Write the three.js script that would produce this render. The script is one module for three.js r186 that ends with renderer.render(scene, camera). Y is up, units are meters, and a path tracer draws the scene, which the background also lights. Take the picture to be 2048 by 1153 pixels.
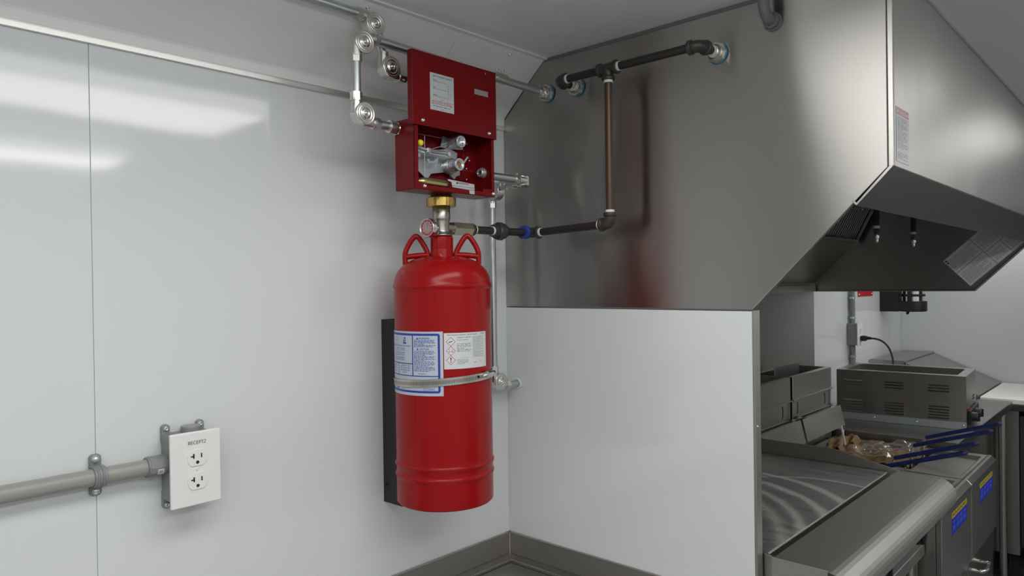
import * as THREE from 'three';
import { RoundedBoxGeometry } from 'three/addons/geometries/RoundedBoxGeometry.js';
import { mergeGeometries } from 'three/addons/utils/BufferGeometryUtils.js';
import { RectAreaLightUniformsLib } from 'three/addons/lights/RectAreaLightUniformsLib.js';

// ---------------------------------------------------------------- camera, light, exposure
const W = 2048, H = 1153, FOCAL = 1454;
const scene = new THREE.Scene();
scene.background = new THREE.Color(0x000000);
const camera = new THREE.PerspectiveCamera(2 * Math.atan(H / 2 / FOCAL) * 180 / Math.PI, W / H, 0.02, 60);
{
  const [yaw, pitch, roll] = [42.5, -0.356, -0.824].map(d => d * Math.PI / 180);
  const f = new THREE.Vector3(Math.cos(yaw), 0, -Math.sin(yaw)), r = new THREE.Vector3(Math.sin(yaw), 0, Math.cos(yaw)), u = new THREE.Vector3(0, 1, 0);
  const fw = f.clone().multiplyScalar(Math.cos(pitch)).addScaledVector(u, Math.sin(pitch));
  const up = u.clone().multiplyScalar(Math.cos(pitch)).addScaledVector(f, -Math.sin(pitch));
  const up2 = up.clone().multiplyScalar(Math.cos(roll)).addScaledVector(r, -Math.sin(roll));
  camera.position.set(-1.390, 1.603, 1.295);
  camera.up.copy(up2);
  camera.lookAt(camera.position.clone().add(fw));
}
const renderer = new THREE.WebGLRenderer({ antialias: true });
renderer.toneMapping = THREE.LinearToneMapping;
renderer.toneMappingExposure = 1.09;
renderer.shadowMap.enabled = true;
RectAreaLightUniformsLib.init();

const CEIL = 2.158;
// long ceiling fittings of the trailer: [x from, x to, z middle, width, radiance]
const FITTINGS = [
  [-1.56, -0.31, 0.81, 0.35, 3.1, 'long white ceiling light fitting overhead, above the corner counter'],
  [-1.56, -0.30, 1.86, 0.29, 6.2, 'long white ceiling light fitting behind the camera, left of the hood'],
  [-3.30, -2.06, 0.81, 0.30, 2.6, 'long white ceiling light fitting along the back wall, farthest left'],
  [-3.30, -2.06, 1.86, 0.29, 3.6, 'long white ceiling light fitting along the front wall, farthest left'],
  [0.76, 1.20, 1.20, 0.16, 1.0, 'short dim ceiling light fitting close in front of the steel hood'],
  [1.55, 2.25, 1.16, 0.18, 1.2, 'second dim ceiling light fitting in front of the steel hood'],
  [2.36, 3.56, 0.62, 0.20, 3.2, 'long white ceiling light fitting above the prep table, hidden by the hood'],
  [0.85, 2.10, 1.95, 0.29, 5.0, 'long white ceiling light fitting across the aisle from the hood'],
  [2.15, 3.40, 1.95, 0.29, 5.0, 'long white ceiling light fitting across the aisle near the far end wall'],
];

// ---------------------------------------------------------------- helpers
const V = (x, y, z) => new THREE.Vector3(x, y, z);
let seed = 12345;
const rnd = () => { seed = (seed * 1664525 + 1013904223) >>> 0; return seed / 4294967296; };
const used = {};
function numbered(n) { const k = used[n] = (used[n] ?? -1) + 1; return k ? `${n}_${String(k).padStart(3, '0')}` : n; }
function clean(g) {
  g = g.index ? g.toNonIndexed() : g.clone();
  for (const k of Object.keys(g.attributes)) if (!['position', 'normal', 'uv'].includes(k)) g.deleteAttribute(k);
  if (!g.attributes.normal) g.computeVertexNormals();
  if (!g.attributes.uv) g.setAttribute('uv', new THREE.BufferAttribute(new Float32Array(g.attributes.position.count * 2), 2));
  return g;
}
function metreUV(g) {                              // uv in metres, by the way each face points
  const p = g.attributes.position, uv = g.attributes.uv, a = V(), b = V(), c = V();
  for (let i = 0; i < p.count; i += 3) {
    a.fromBufferAttribute(p, i); b.fromBufferAttribute(p, i + 1); c.fromBufferAttribute(p, i + 2);
    const n = b.clone().sub(a).cross(c.clone().sub(a)); const ax = Math.abs(n.x), ay = Math.abs(n.y), az = Math.abs(n.z);
    [a, b, c].forEach((q, k) => { if (ay >= ax && ay >= az) uv.setXY(i + k, q.x, q.z); else if (ax >= az) uv.setXY(i + k, q.z, q.y); else uv.setXY(i + k, q.x, q.y); });
  }
  return g;
}
function merged(geos, keepUV) {
  const list = (Array.isArray(geos) ? geos : [geos]).map(clean);
  const g = list.length > 1 ? mergeGeometries(list, false) : list[0];
  return keepUV ? g : metreUV(g);
}
function part(name, geos, mat, parent, label, keepUV = false) {
  const m = new THREE.Mesh(merged(geos, keepUV), mat);
  m.name = name; m.castShadow = m.receiveShadow = true;
  if (label) m.userData.label = label;
  parent.add(m); return m;
}
function thing(name, label, category, group) {
  const o = new THREE.Group(); o.name = numbered(name); scene.add(o);
  o.userData = { label, category }; if (group) o.userData.group = group;
  return o;
}
function structure(name, label) { const o = new THREE.Group(); o.name = numbered(name); scene.add(o); o.userData = { kind: 'structure' }; if (label) o.userData.label = label; return o; }
function base(o) {                                  // put the group's own origin at its base
  o.updateMatrixWorld(true);
  const b = new THREE.Box3().setFromObject(o), c = b.getCenter(V()); c.y = b.min.y;
  for (const k of o.children) k.position.sub(c);
  o.position.add(c); return o;
}
const box = (x0, y0, z0, x1, y1, z1, r = 0.0012) => {
  const w = x1 - x0, h = y1 - y0, d = z1 - z0, rr = Math.min(r, Math.min(w, h, d) * 0.45);
  const g = r > 0 ? new RoundedBoxGeometry(w, h, d, 2, rr) : new THREE.BoxGeometry(w, h, d);
  return g.translate((x0 + x1) / 2, (y0 + y1) / 2, (z0 + z1) / 2);
};
const Y = V(0, 1, 0);
function along(g, p, q) { const d = q.clone().sub(p); const m = new THREE.Matrix4().makeRotationFromQuaternion(new THREE.Quaternion().setFromUnitVectors(Y, d.clone().normalize())); m.setPosition(p.clone().add(q).multiplyScalar(0.5)); return g.applyMatrix4(m); }
const rod = (p, q, r, seg = 24, r2 = r) => along(new THREE.CylinderGeometry(r2, r, p.distanceTo(q), seg), p, q);
function hex(p, q, r, sides = 6) { const g = along(new THREE.CylinderGeometry(r, r, p.distanceTo(q), sides), p, q).toNonIndexed(); g.computeVertexNormals(); return g; }
const tube = (pts, r, n = 48, m = 14, closed = false) => new THREE.TubeGeometry(new THREE.CatmullRomCurve3(pts, closed, 'centripetal'), n, r, m, closed);
function turned(profile, at, dir = Y, seg = 48) {    // lathe: profile [radius, height along dir]
  const g = new THREE.LatheGeometry(profile.map(([a, b]) => new THREE.Vector2(a, b)), seg);
  g.applyMatrix4(new THREE.Matrix4().makeRotationFromQuaternion(new THREE.Quaternion().setFromUnitVectors(Y, dir.clone().normalize())));
  return g.translate(at.x, at.y, at.z);
}
function shapeOf(pts, holes = []) { const s = new THREE.Shape(pts.map(([a, b]) => new THREE.Vector2(a, b))); for (const h of holes) s.holes.push(new THREE.Path(h.map(([a, b]) => new THREE.Vector2(a, b)))); return s; }
function extruded(pts, depth, holes = [], bevel = 0) {
  return new THREE.ExtrudeGeometry(shapeOf(pts, holes), { depth: depth - 2 * bevel, bevelEnabled: bevel > 0, bevelSize: bevel, bevelThickness: bevel, bevelOffset: -bevel, bevelSegments: 2, curveSegments: 10 }).translate(0, 0, bevel);
}
const platZY = (pts, x0, x1, holes, bevel) => extruded(pts, x1 - x0, holes, bevel).applyMatrix4(new THREE.Matrix4().makeBasis(V(0, 0, 1), V(0, 1, 0), V(-1, 0, 0)).setPosition(x1, 0, 0));   // outline in (z, y)
const platXY = (pts, z0, z1, holes, bevel) => extruded(pts, z1 - z0, holes, bevel).translate(0, 0, z0);                                                                                     // outline in (x, y)
const platXZ = (pts, y0, y1, holes, bevel) => extruded(pts, y1 - y0, holes, bevel).applyMatrix4(new THREE.Matrix4().makeBasis(V(1, 0, 0), V(0, 0, 1), V(0, -1, 0)).setPosition(0, y1, 0));    // outline in (x, z)
const rect = (a0, b0, a1, b1) => [[a0, b0], [a1, b0], [a1, b1], [a0, b1]];
function rrect(a0, b0, a1, b1, r, n = 5) {
  const o = []; for (const [cx, cy, s] of [[a1 - r, b1 - r, 0], [a0 + r, b1 - r, 1], [a0 + r, b0 + r, 2], [a1 - r, b0 + r, 3]])
    for (let k = 0; k <= n; k++) { const t = (s + k / n) * Math.PI / 2; o.push([cx + r * Math.cos(t), cy + r * Math.sin(t)]); }
  return o;
}
const ringPts = (cx, cy, r, n = 24) => Array.from({ length: n }, (_, k) => [cx + r * Math.cos(2 * Math.PI * k / n), cy + r * Math.sin(2 * Math.PI * k / n)]);
// a round screw head with a recess, on a surface facing dir
const screwHead = (at, dir, r = 0.0035) => turned([[0.0001, r * 0.25], [r * 0.28, r * 0.3], [r * 0.42, r * 0.72], [r * 0.72, r * 0.55], [r, r * 0.1], [r, -r * 0.2]], at, dir, 18);

// ---------------------------------------------------------------- textures and materials
function dataTex(w, h, f, srgb) {
  const d = new Uint8Array(w * h * 4);
  for (let j = 0; j < h; j++) for (let i = 0; i < w; i++) { const v = f(i, j); const k = (j * w + i) * 4; if (Array.isArray(v)) { d[k] = v[0]; d[k + 1] = v[1]; d[k + 2] = v[2]; } else d[k] = d[k + 1] = d[k + 2] = v; d[k + 3] = 255; }
  const t = new THREE.DataTexture(d, w, h); t.wrapS = t.wrapT = THREE.RepeatWrapping; t.magFilter = THREE.LinearFilter; t.minFilter = THREE.LinearMipmapLinearFilter; t.generateMipmaps = true;
  if (srgb) t.colorSpace = THREE.SRGBColorSpace; t.needsUpdate = true; return t;
}
function noiseGrid(nx, ny) { const g = new Float32Array(nx * ny); for (let i = 0; i < g.length; i++) g[i] = rnd(); return (u, v) => { u = ((u % 1) + 1) % 1 * nx; v = ((v % 1) + 1) % 1 * ny; const i = Math.floor(u), j = Math.floor(v), a = u - i, b = v - j, sa = a * a * (3 - 2 * a), sb = b * b * (3 - 2 * b); const q = (x, y) => g[(y % ny) * nx + (x % nx)]; return (q(i, j) * (1 - sa) + q(i + 1, j) * sa) * (1 - sb) + (q(i, j + 1) * (1 - sa) + q(i + 1, j + 1) * sa) * sb; }; }
const clamp8 = v => Math.max(0, Math.min(255, Math.round(v)));
// brushed grain: long in u, fine in v; one tile is 0.3 m
const gA = noiseGrid(7, 512), gB = noiseGrid(16, 300), gC = noiseGrid(6, 6);
const brushed = dataTex(512, 512, (i, j) => { const u = i / 512, v = j / 512; return clamp8(255 * (0.90 + 0.06 * gA(u, v) + 0.04 * gB(u, v))); });
brushed.repeat.set(1 / 0.3, 1 / 0.3);
const brushedTone = dataTex(512, 512, (i, j) => { const u = i / 512, v = j / 512; return clamp8(255 * (0.965 + 0.028 * gA(u, v) + 0.007 * gC(u, v))); });
brushedTone.repeat.set(1 / 0.3, 1 / 0.3);
// slow ripple of glued sheet, one tile is 2 m
const r1 = noiseGrid(5, 9), r2 = noiseGrid(11, 17), r3 = noiseGrid(40, 40);
const ripple = dataTex(512, 512, (i, j) => { const u = i / 512, v = j / 512; return clamp8(255 * (0.62 * r1(u, v) + 0.3 * r2(u, v) + 0.08 * r3(u, v))); });
ripple.repeat.set(0.5, 0.5);
const speck = (() => { const a = noiseGrid(64, 64), b = noiseGrid(200, 200); return dataTex(512, 512, (i, j) => clamp8(255 * (0.55 + 0.25 * a(i / 512, j / 512) + 0.2 * b(i / 512, j / 512)))); })();
speck.repeat.set(8, 8);

const std = o => new THREE.MeshPhysicalMaterial(o);
const rgb = (r, g, b) => new THREE.Color().setRGB(r, g, b);
function steel(tone, rough, aniso = 0.75, extra = {}) { return std({ color: rgb(tone, tone * 0.97, tone * 0.92), metalness: 1, roughness: rough, roughnessMap: brushed, map: brushedTone, anisotropy: aniso, anisotropyRotation: Math.PI / 2, ...extra }); }
const M = {
  wall: std({ color: rgb(0.712, 0.742, 0.755), roughness: 0.085, ior: 1.62, bumpMap: ripple, bumpScale: 0.0015 }),
  wallPlain: std({ color: rgb(0.712, 0.742, 0.755), roughness: 0.24 }),
  cove: std({ color: rgb(0.86, 0.87, 0.865), roughness: 0.16, bumpMap: ripple, bumpScale: 0.001 }),
  ceiling: std({ color: rgb(0.85, 0.855, 0.85), roughness: 0.2, bumpMap: ripple, bumpScale: 0.0016 }),
  aluminium: std({ color: rgb(0.80, 0.80, 0.77), metalness: 1, roughness: 0.36 }),
  floor: std({ color: rgb(0.20, 0.20, 0.20), roughness: 0.55, bumpMap: speck, bumpScale: 0.0006 }),
  hood: steel(0.43, 0.33, 1.0, {}),
  hoodFront: steel(0.44, 0.36, 0.85, { bumpMap: ripple, bumpScale: 0.003 }),
  hoodInner: steel(0.44, 0.34, 0.6),
  steel: steel(0.44, 0.36, 0.6),
  steelDark: steel(0.42, 0.40, 0.6),
  trayM: steel(0.44, 0.52, 0.5),
  steelBright: steel(0.54, 0.30, 0.4),
  counter: steel(0.42, 0.40, 0.6),
  zinc: std({ color: rgb(0.60, 0.64, 0.67), metalness: 0.72, roughness: 0.36, roughnessMap: speck }),
  emt: std({ color: rgb(0.56, 0.60, 0.61), metalness: 1, roughness: 0.36 }),
  chrome: std({ color: rgb(0.72, 0.72, 0.70), metalness: 1, roughness: 0.16 }),
  castZinc: std({ color: rgb(0.66, 0.65, 0.62), metalness: 1, roughness: 0.30 }),
  discZinc: std({ color: rgb(0.74, 0.72, 0.69), metalness: 1, roughness: 0.24 }),
  red: std({ color: rgb(0.30, 0.005, 0.006), roughness: 0.2, specularIntensity: 0.45 }),
  redBox: std({ color: rgb(0.15, 0.003, 0.005), roughness: 0.28, specularIntensity: 0.4 }),
  black: std({ color: rgb(0.012, 0.012, 0.014), roughness: 0.5 }),
  blackGloss: std({ color: rgb(0.010, 0.010, 0.011), roughness: 0.3 }),
  pipe: std({ color: rgb(0.030, 0.026, 0.025), roughness: 0.42, metalness: 0.3 }),
  pipeRust: std({ color: rgb(0.075, 0.045, 0.028), roughness: 0.4, metalness: 0.4, map: null }),
  iron: std({ color: rgb(0.055, 0.050, 0.045), roughness: 0.52, metalness: 0.4, roughnessMap: speck }),
  tape: std({ color: rgb(0.78, 0.78, 0.74), roughness: 0.7 }),
  bluePaint: std({ color: rgb(0.02, 0.05, 0.30), roughness: 0.5 }),
  blueSeal: std({ color: rgb(0.03, 0.22, 0.36), roughness: 0.5 }),
  brass: std({ color: rgb(0.52, 0.36, 0.10), metalness: 1, roughness: 0.36, roughnessMap: speck }),
  brassPlate: std({ color: rgb(0.62, 0.54, 0.26), metalness: 1, roughness: 0.3 }),
  nickel: std({ color: rgb(0.36, 0.34, 0.31), metalness: 1, roughness: 0.42, roughnessMap: speck }),
  adapter: std({ color: rgb(0.50, 0.47, 0.36), metalness: 1, roughness: 0.40 }),
  zincPlate: std({ color: rgb(0.50, 0.54, 0.58), metalness: 0.75, roughness: 0.45 }),
  yellow: std({ color: rgb(0.80, 0.68, 0.02), roughness: 0.45 }),
  copper: std({ color: rgb(0.55, 0.22, 0.08), metalness: 1, roughness: 0.35 }),
  pvc: std({ color: rgb(0.30, 0.30, 0.28), roughness: 0.4 }),
  pvcBox: std({ color: rgb(0.23, 0.24, 0.25), roughness: 0.45 }),
  plateWhite: std({ color: rgb(0.80, 0.80, 0.79), roughness: 0.35 }),
  slot: std({ color: rgb(0.015, 0.013, 0.012), roughness: 0.7 }),
  greyCable: std({ color: rgb(0.16, 0.17, 0.175), roughness: 0.5 }),
  board: std({ color: rgb(0.82, 0.82, 0.80), roughness: 0.5 }),
  blueGrip: std({ color: rgb(0.012, 0.022, 0.12), roughness: 0.35 }),
  wire: std({ color: rgb(0.42, 0.34, 0.30), metalness: 1, roughness: 0.4 }),
  paper: std({ color: rgb(0.22, 0.13, 0.05), roughness: 0.8 }),
  plastic: std({ color: rgb(0.9, 0.9, 0.9), roughness: 0.12, transmission: 0.9, thickness: 0, side: THREE.DoubleSide }),
  stick: std({ color: rgb(0.62, 0.58, 0.56), roughness: 0.6 }),
  glass: std({ color: rgb(1, 1, 1), roughness: 0.03, transmission: 1, thickness: 0 }),
  lens: std({ color: rgb(0.9, 0.9, 0.9), roughness: 0.5, emissive: rgb(1, 1, 1), emissiveIntensity: 2.4 }),
  lensDim: std({ color: rgb(0.9, 0.9, 0.9), roughness: 0.5, emissive: rgb(1, 1, 1), emissiveIntensity: 0.9 }),
  rail: std({ color: rgb(0.03, 0.03, 0.032), roughness: 0.6 }),
};
function printTex(w, h, draw) { const c = document.createElement('canvas'); c.width = w; c.height = h; const x = c.getContext('2d'); draw(x, w, h); const t = new THREE.CanvasTexture(c); t.colorSpace = THREE.SRGBColorSpace; t.anisotropy = 8; return t; }
const printed = (w, h, draw, o = {}) => std({ map: printTex(w, h, draw), roughness: 0.45, ...o });
function smallPrint(x, x0, y0, w, h, n, ink, fill = 0.6) {   // rows of print too small to read: words as dashes
  x.fillStyle = ink; const dy = h / n;
  for (let i = 0; i < n; i++) { let p = x0; const end = x0 + w * (i % 4 === 3 ? 0.45 + 0.3 * rnd() : 0.9 + 0.1 * rnd()); while (p < end) { const l = dy * (0.8 + 2.2 * rnd()); x.fillRect(p, y0 + i * dy, Math.min(l, end - p), dy * fill * (0.75 + 0.25 * rnd())); p += l + dy * 0.5; } }
}
function textAt(x, s, px, py, size, ink, align = 'center', font = 'sans-serif', weight = '') { x.fillStyle = ink; x.font = `${weight} ${size}px ${font}`; x.textAlign = align; x.textBaseline = 'middle'; x.fillText(s, px, py); }
// a flat rectangle with its own 0..1 uv: corner, edge u, edge v
function panelUV(o, u, v) { const g = new THREE.BufferGeometry(); const a = o, b = o.clone().add(u), c = b.clone().add(v), d = o.clone().add(v); g.setAttribute('position', new THREE.Float32BufferAttribute([a, b, c, a, c, d].flatMap(p => [p.x, p.y, p.z]), 3)); g.setAttribute('uv', new THREE.Float32BufferAttribute([0, 0, 1, 0, 1, 1, 0, 0, 1, 1, 0, 1], 2)); g.computeVertexNormals(); return g; }
// a thin plate with print on its face and an edge, standing off by t along the face's normal
function sticker(name, o, u, v, t, mat, parent, label) {
  const n = u.clone().cross(v).normalize(); const q = o.clone().addScaledVector(n, t);
  const f = panelUV(q, u, v), sides = []; const cs = [o, o.clone().add(u), o.clone().add(u).add(v), o.clone().add(v)];
  for (let k = 0; k < 4; k++) { const a = cs[k], b = cs[(k + 1) % 4]; const g = panelUV(a, b.clone().sub(a), n.clone().multiplyScalar(t)); const uv = g.attributes.uv; for (let i = 0; i < uv.count; i++) uv.setXY(i, 0.01, 0.01); sides.push(g); }
  return part(name, [f, ...sides], mat, parent, label, true);
}

// ---------------------------------------------------------------- the setting
const X0 = -4.0, X1 = 3.668, ZF = 2.5;
{
  const w = structure('wall_back', 'white glossy panelled wall with narrow vertical seams');
  part('substrate', box(X0, 0, -0.09, X1 + 0.08, CEIL + 0.1, -0.0022, 0), M.wallPlain, w);
  const xs = [X0, -3.42, -2.2, -0.981, 0.239, 1.459, 2.679, X1];
  for (let i = 0; i < xs.length - 1; i++) part('panel', box(xs[i] + 0.0005, 0, -0.0021, xs[i + 1] - 0.0005, 2.012, 0, 0.0004), M.wall, w);
  const t = structure('trim_1', 'metal channel along the top of the white wall');
  part('channel', [box(X0, 2.0, 0.0, 0.0, 2.0105, 0.006, 0.0012), box(X0, 2.0105, 0.0, 0.0, 2.014, 0.0022, 0)], M.aluminium, t);
  const c = structure('ceiling', 'pale glossy ceiling with a slanted edge');
  part('slab', box(X0 - 0.08, CEIL, -0.09, X1 + 0.08, CEIL + 0.08, ZF + 0.08, 0), M.ceiling, c);
  const prof = [[0.0035, 2.0125], [0.0035, 2.0295], [0.0055, 2.0335], [0.142, CEIL - 0.001], [0.136, CEIL + 0.002], [-0.001, 2.036], [-0.002, 2.0125]];
  part('slanted_panel', platZY(prof, X0, -0.2845), M.cove, c);
  part('slanted_panel', platZY(prof.map(([z, y]) => [z - 0.0012, y + 0.0008]), -0.2825, 0.0), M.cove, c);
  const e = structure('trim_2', 'folded edge strip with screws where slanted panel meets ceiling');
  const e1 = [[0.1215, 2.1385], [0.1395, 2.1545], [0.152, 2.1545], [0.152, 2.158], [0.138, 2.158], [0.1200, 2.1400]];
  part('strip', platZY(e1, X0, -0.001), M.cove, e);
  for (let x = -0.115; x > -3.9; x -= 0.41) part('screw', screwHead(V(x, 2.1465, 0.1305), V(0, -0.75, 0.66), 0.0042), M.chrome, e);
  const f = structure('floor', 'dark floor'); part('slab', box(X0 - 0.08, -0.08, -0.09, X1 + 0.08, 0, ZF + 0.08, 0), M.floor, f);
  const wr = structure('wall_right', 'white end wall beyond the kitchen equipment'); part('panel', box(X1, 0, 0.0002, X1 + 0.08, CEIL, ZF, 0), M.wallPlain, wr);
  const wl = structure('wall_left'); part('panel', box(X0 - 0.08, 0, 0.0002, X0, CEIL, ZF, 0), M.wallPlain, wl);
  const wf = structure('wall_front'); part('panel', box(X0 - 0.08, 0, ZF, X1 + 0.08, CEIL, ZF + 0.08, 0), M.wallPlain, wf);
  // partition between counter and cooking line
  const p = structure('wall_partition', 'white half-height partition with steel-capped end under the hood');
  part('panel', box(0.0, 0, 0.0015, 0.0245, 1.5405, 0.668, 0.0006), M.wall, p);
  const cap = part('end_cap', [box(0.0012, 0, 0.668, 0.0255, 1.5425, 0.6735, 0.001), box(0.0235, 0, 0.62, 0.0255, 1.54, 0.67, 0.0006)], M.steelDark, p, 'brushed steel end strip');
  for (const y of [1.31, 1.0]) part('screw', screwHead(V(0.009, y, 0.6738), V(0, 0, 1), 0.0025), M.chrome, cap);
  part('corner_bead', box(0.0002, 0.95, 0.0001, 0.0035, 1.54, 0.0045, 0.001), M.wallPlain, p);
}
// ---------------------------------------------------------------- ceiling fittings (out of frame; they light the room)
FITTINGS.forEach(([x0, x1, z, w, power, label]) => {
  const g = thing('ceiling_light', label, 'ceiling light', 'long ceiling light fittings');
  part('housing', box(x0 - 0.01, CEIL - 0.018, z - w / 2 - 0.012, x1 + 0.01, CEIL - 0.001, z + w / 2 + 0.012, 0.004), M.plateWhite, g);
  const drop = power > 2 ? 0.058 : 0.03;
  part('light_diffuser', box(x0, CEIL - drop, z - w / 2, x1, CEIL - 0.017, z + w / 2, 0.012), power > 2 ? M.lens : M.lensDim, g);
  base(g);
  const l = new THREE.RectAreaLight(0xfffdf9, power, x1 - x0, w); l.name = 'ceiling_light_glow'; l.position.set((x0 + x1) / 2, CEIL - drop - 0.002, z); l.rotation.x = -Math.PI / 2; scene.add(l);
});

// ---------------------------------------------------------------- exhaust hood
{
  const h = thing('exhaust_hood', 'large brushed stainless steel exhaust hood over the cooking line', 'hood');
  const L = 2.17;
  const side = [[0.0015, 1.5435], [0.669, 1.5435], [0.9205, 1.7985], [0.9205, CEIL - 0.002], [0.139, CEIL - 0.002], [0.0045, 2.029], [0.0015, 2.026]];
  part('side_panel', platZY(side, 0.0, 0.012, [], 0.0012), M.hood, h);
  const hem = part('edge_bead', [rod(V(0.004, 1.5452, 0.012), V(0.004, 1.5452, 0.668), 0.0042, 10), rod(V(0.004, 1.5455, 0.0055), V(0.004, 2.02, 0.0055), 0.0032, 10)], M.greyCable, h, 'dark sealant bead');
  part('front_panel', box(0.0, 1.7985, 0.9205, L, CEIL - 0.002, 0.9315, 0.0022), M.hoodFront, h);
  // folded lower lip, lying in the slanted mouth of the hood
  const dir = [-0.6896, -0.7242], nrm = [-0.7242, 0.6896], a = [0.9290, 1.7990], len = 0.089, th = 0.004;
  const lip = [[a[0], a[1]], [a[0] + dir[0] * len, a[1] + dir[1] * len], [a[0] + dir[0] * len + nrm[0] * 0.014, a[1] + dir[1] * len + nrm[1] * 0.014], [a[0] + dir[0] * (len - 0.004) + nrm[0] * 0.014, a[1] + dir[1] * (len - 0.004) + nrm[1] * 0.014], [a[0] + dir[0] * (len - 0.004) + nrm[0] * th, a[1] + dir[1] * (len - 0.004) + nrm[1] * th], [a[0] - 0.004, a[1] + 0.004]];
  part('lower_lip', platZY(lip, 0.0, L, [], 0.0006), M.hoodInner, h);
  part('far_end_panel', platZY(side, L - 0.012, L, [], 0.0012), M.hoodInner, h);
  part('end_flange', [rod(V(L - 0.014, 1.547, 0.03), V(L - 0.014, 1.547, 0.668), 0.004, 8), rod(V(L - 0.014, 1.547, 0.668), V(L - 0.014, 1.80, 0.917), 0.005, 8)], M.steel, h);
  part('back_panel', platZY([[0.004, 1.5445], [0.010, 1.5445], [0.012, 1.585], [0.206, 1.772], [0.200, 1.777], [0.006, 1.592]], 0.013, L - 0.013), M.steelDark, h);
  part('back_trim', box(0.02, 1.5445, 0.010, L - 0.03, 1.574, 0.022, 0.001), M.steelBright, h);
  part('plenum', box(0.012, 2.10, 0.14, L - 0.012, 2.15, 0.92, 0), M.hoodInner, h);
  // grease filters: four side by side on the sloping rack, thin baffles in a frame
  const s0 = [0.206, 1.772], s1 = [0.375, 2.10];
  for (let k = 0; k < 4; k++) {
    const xa = 0.06 + k * 0.515, xb = xa + 0.505, at = t => [s0[0] + (s1[0] - s0[0]) * t, s0[1] + (s1[1] - s0[1]) * t];
    const bar = (x, t0, t1, w, d) => { const [z0, y0] = at(t0), [z1, y1] = at(t1); const g = new THREE.BoxGeometry(w, Math.hypot(z1 - z0, y1 - y0), d); g.rotateX(Math.atan2(z1 - z0, y1 - y0)); return g.translate(x, (y0 + y1) / 2, (z0 + z1) / 2); };
    const geos = [bar(xa + 0.006, 0, 1, 0.012, 0.03), bar(xb - 0.006, 0, 1, 0.012, 0.03), box(xa, s0[1] - 0.006, s0[0] - 0.012, xb, s0[1] + 0.008, s0[0] + 0.022, 0.001), box(xa, s1[1] - 0.02, s1[0] - 0.016, xb, s1[1], s1[0] + 0.018, 0.001)];
    for (let x = xa + 0.03; x < xb - 0.02; x += 0.026) geos.push(bar(x, 0.02, 0.98, 0.016, 0.008));
    const m = part('grease_filter', geos, M.steel, h);
    const hd = [0.35, 0.65].map(u => { const [z, y] = at(0.42), x = xa + (xb - xa) * u; return tube([V(x - 0.022, y + 0.01, z + 0.006), V(x - 0.014, y - 0.012, z + 0.026), V(x + 0.014, y - 0.012, z + 0.026), V(x + 0.022, y + 0.01, z + 0.006)], 0.0022, 16, 8); });
    for (const g of hd) part('handle', g, M.chrome, m);
  }
  // label beside the front corner
  const redLabel = printed(160, 512, (x, w, hh) => {
    x.fillStyle = '#c9cccd'; x.fillRect(0, 0, w, hh);
    x.fillStyle = '#c24a50'; x.fillRect(6, 8, w - 12, 62); x.fillStyle = '#d8b6b6'; x.fillRect(10, 26, w - 20, 30); textAt(x, 'NOTICE', w / 2, 41, 30, '#b03038', 'center', 'sans-serif', 'bold');
    smallPrint(x, 14, 92, w - 28, 300, 20, '#4b5055', 0.5); smallPrint(x, 14, 420, w - 28, 70, 5, '#3d4246', 0.55);
  }, { roughness: 0.35 });
  sticker('label', V(0.011, 1.809, 0.9317), V(0.081, 0, 0), V(0, 0.097, 0), 0.0004, redLabel, h, 'narrow white notice label with a red heading');
  // data plate set along the slanted edge of the far end, four printed fields
  const plate = printed(1024, 600, (x, w, hh) => {
    x.fillStyle = '#e4e6e4'; x.fillRect(0, 0, w, hh); x.strokeStyle = '#8a8e8e'; x.lineWidth = 5;
    for (const [a0, b0, a1, b1] of [[4, 4, 520, 296], [4, 304, 520, 596], [530, 4, 1020, 330], [530, 340, 800, 596], [810, 340, 1020, 596]]) { x.strokeRect(a0, b0, a1 - a0, b1 - b0); smallPrint(x, a0 + 30, b0 + 50, (a1 - a0) - 60, (b1 - b0) - 80, 11, '#a2a6a6', 0.5); }
    x.fillStyle = '#c9cccb'; x.fillRect(150, 110, 300, 130); x.fillStyle = '#3a3d3d'; for (const k of [0, 1]) { x.beginPath(); x.arc(34, 40 + k * 44, 15, 0, 7); x.fill(); }
    x.strokeStyle = '#8d9191'; x.beginPath(); x.arc(60, 170, 34, 0, 7); x.stroke();
  }, { roughness: 0.35 });
  const e1 = V(0, 0.123, 0.131).normalize(), e2 = V(0, -0.727, 0.687);
  sticker('data_plate', V(L - 0.0122, 1.671, 0.551).addScaledVector(e2, 0.148), e1.clone().multiplyScalar(0.262), e2.clone().multiplyScalar(-0.148), 0.0006, plate, h, 'pale printed data plate at a slant');
  part('ceiling_seal', box(0, CEIL - 0.007, 0.9316, L, CEIL, 0.9335, 0), M.steelBright, h);
  part('ceiling_seal', box(-0.0022, CEIL - 0.0075, 0.142, 0.0, CEIL - 0.0002, 0.93, 0.0006), M.greyCable, h, 'dark sealant line');
  base(h);
}
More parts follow.
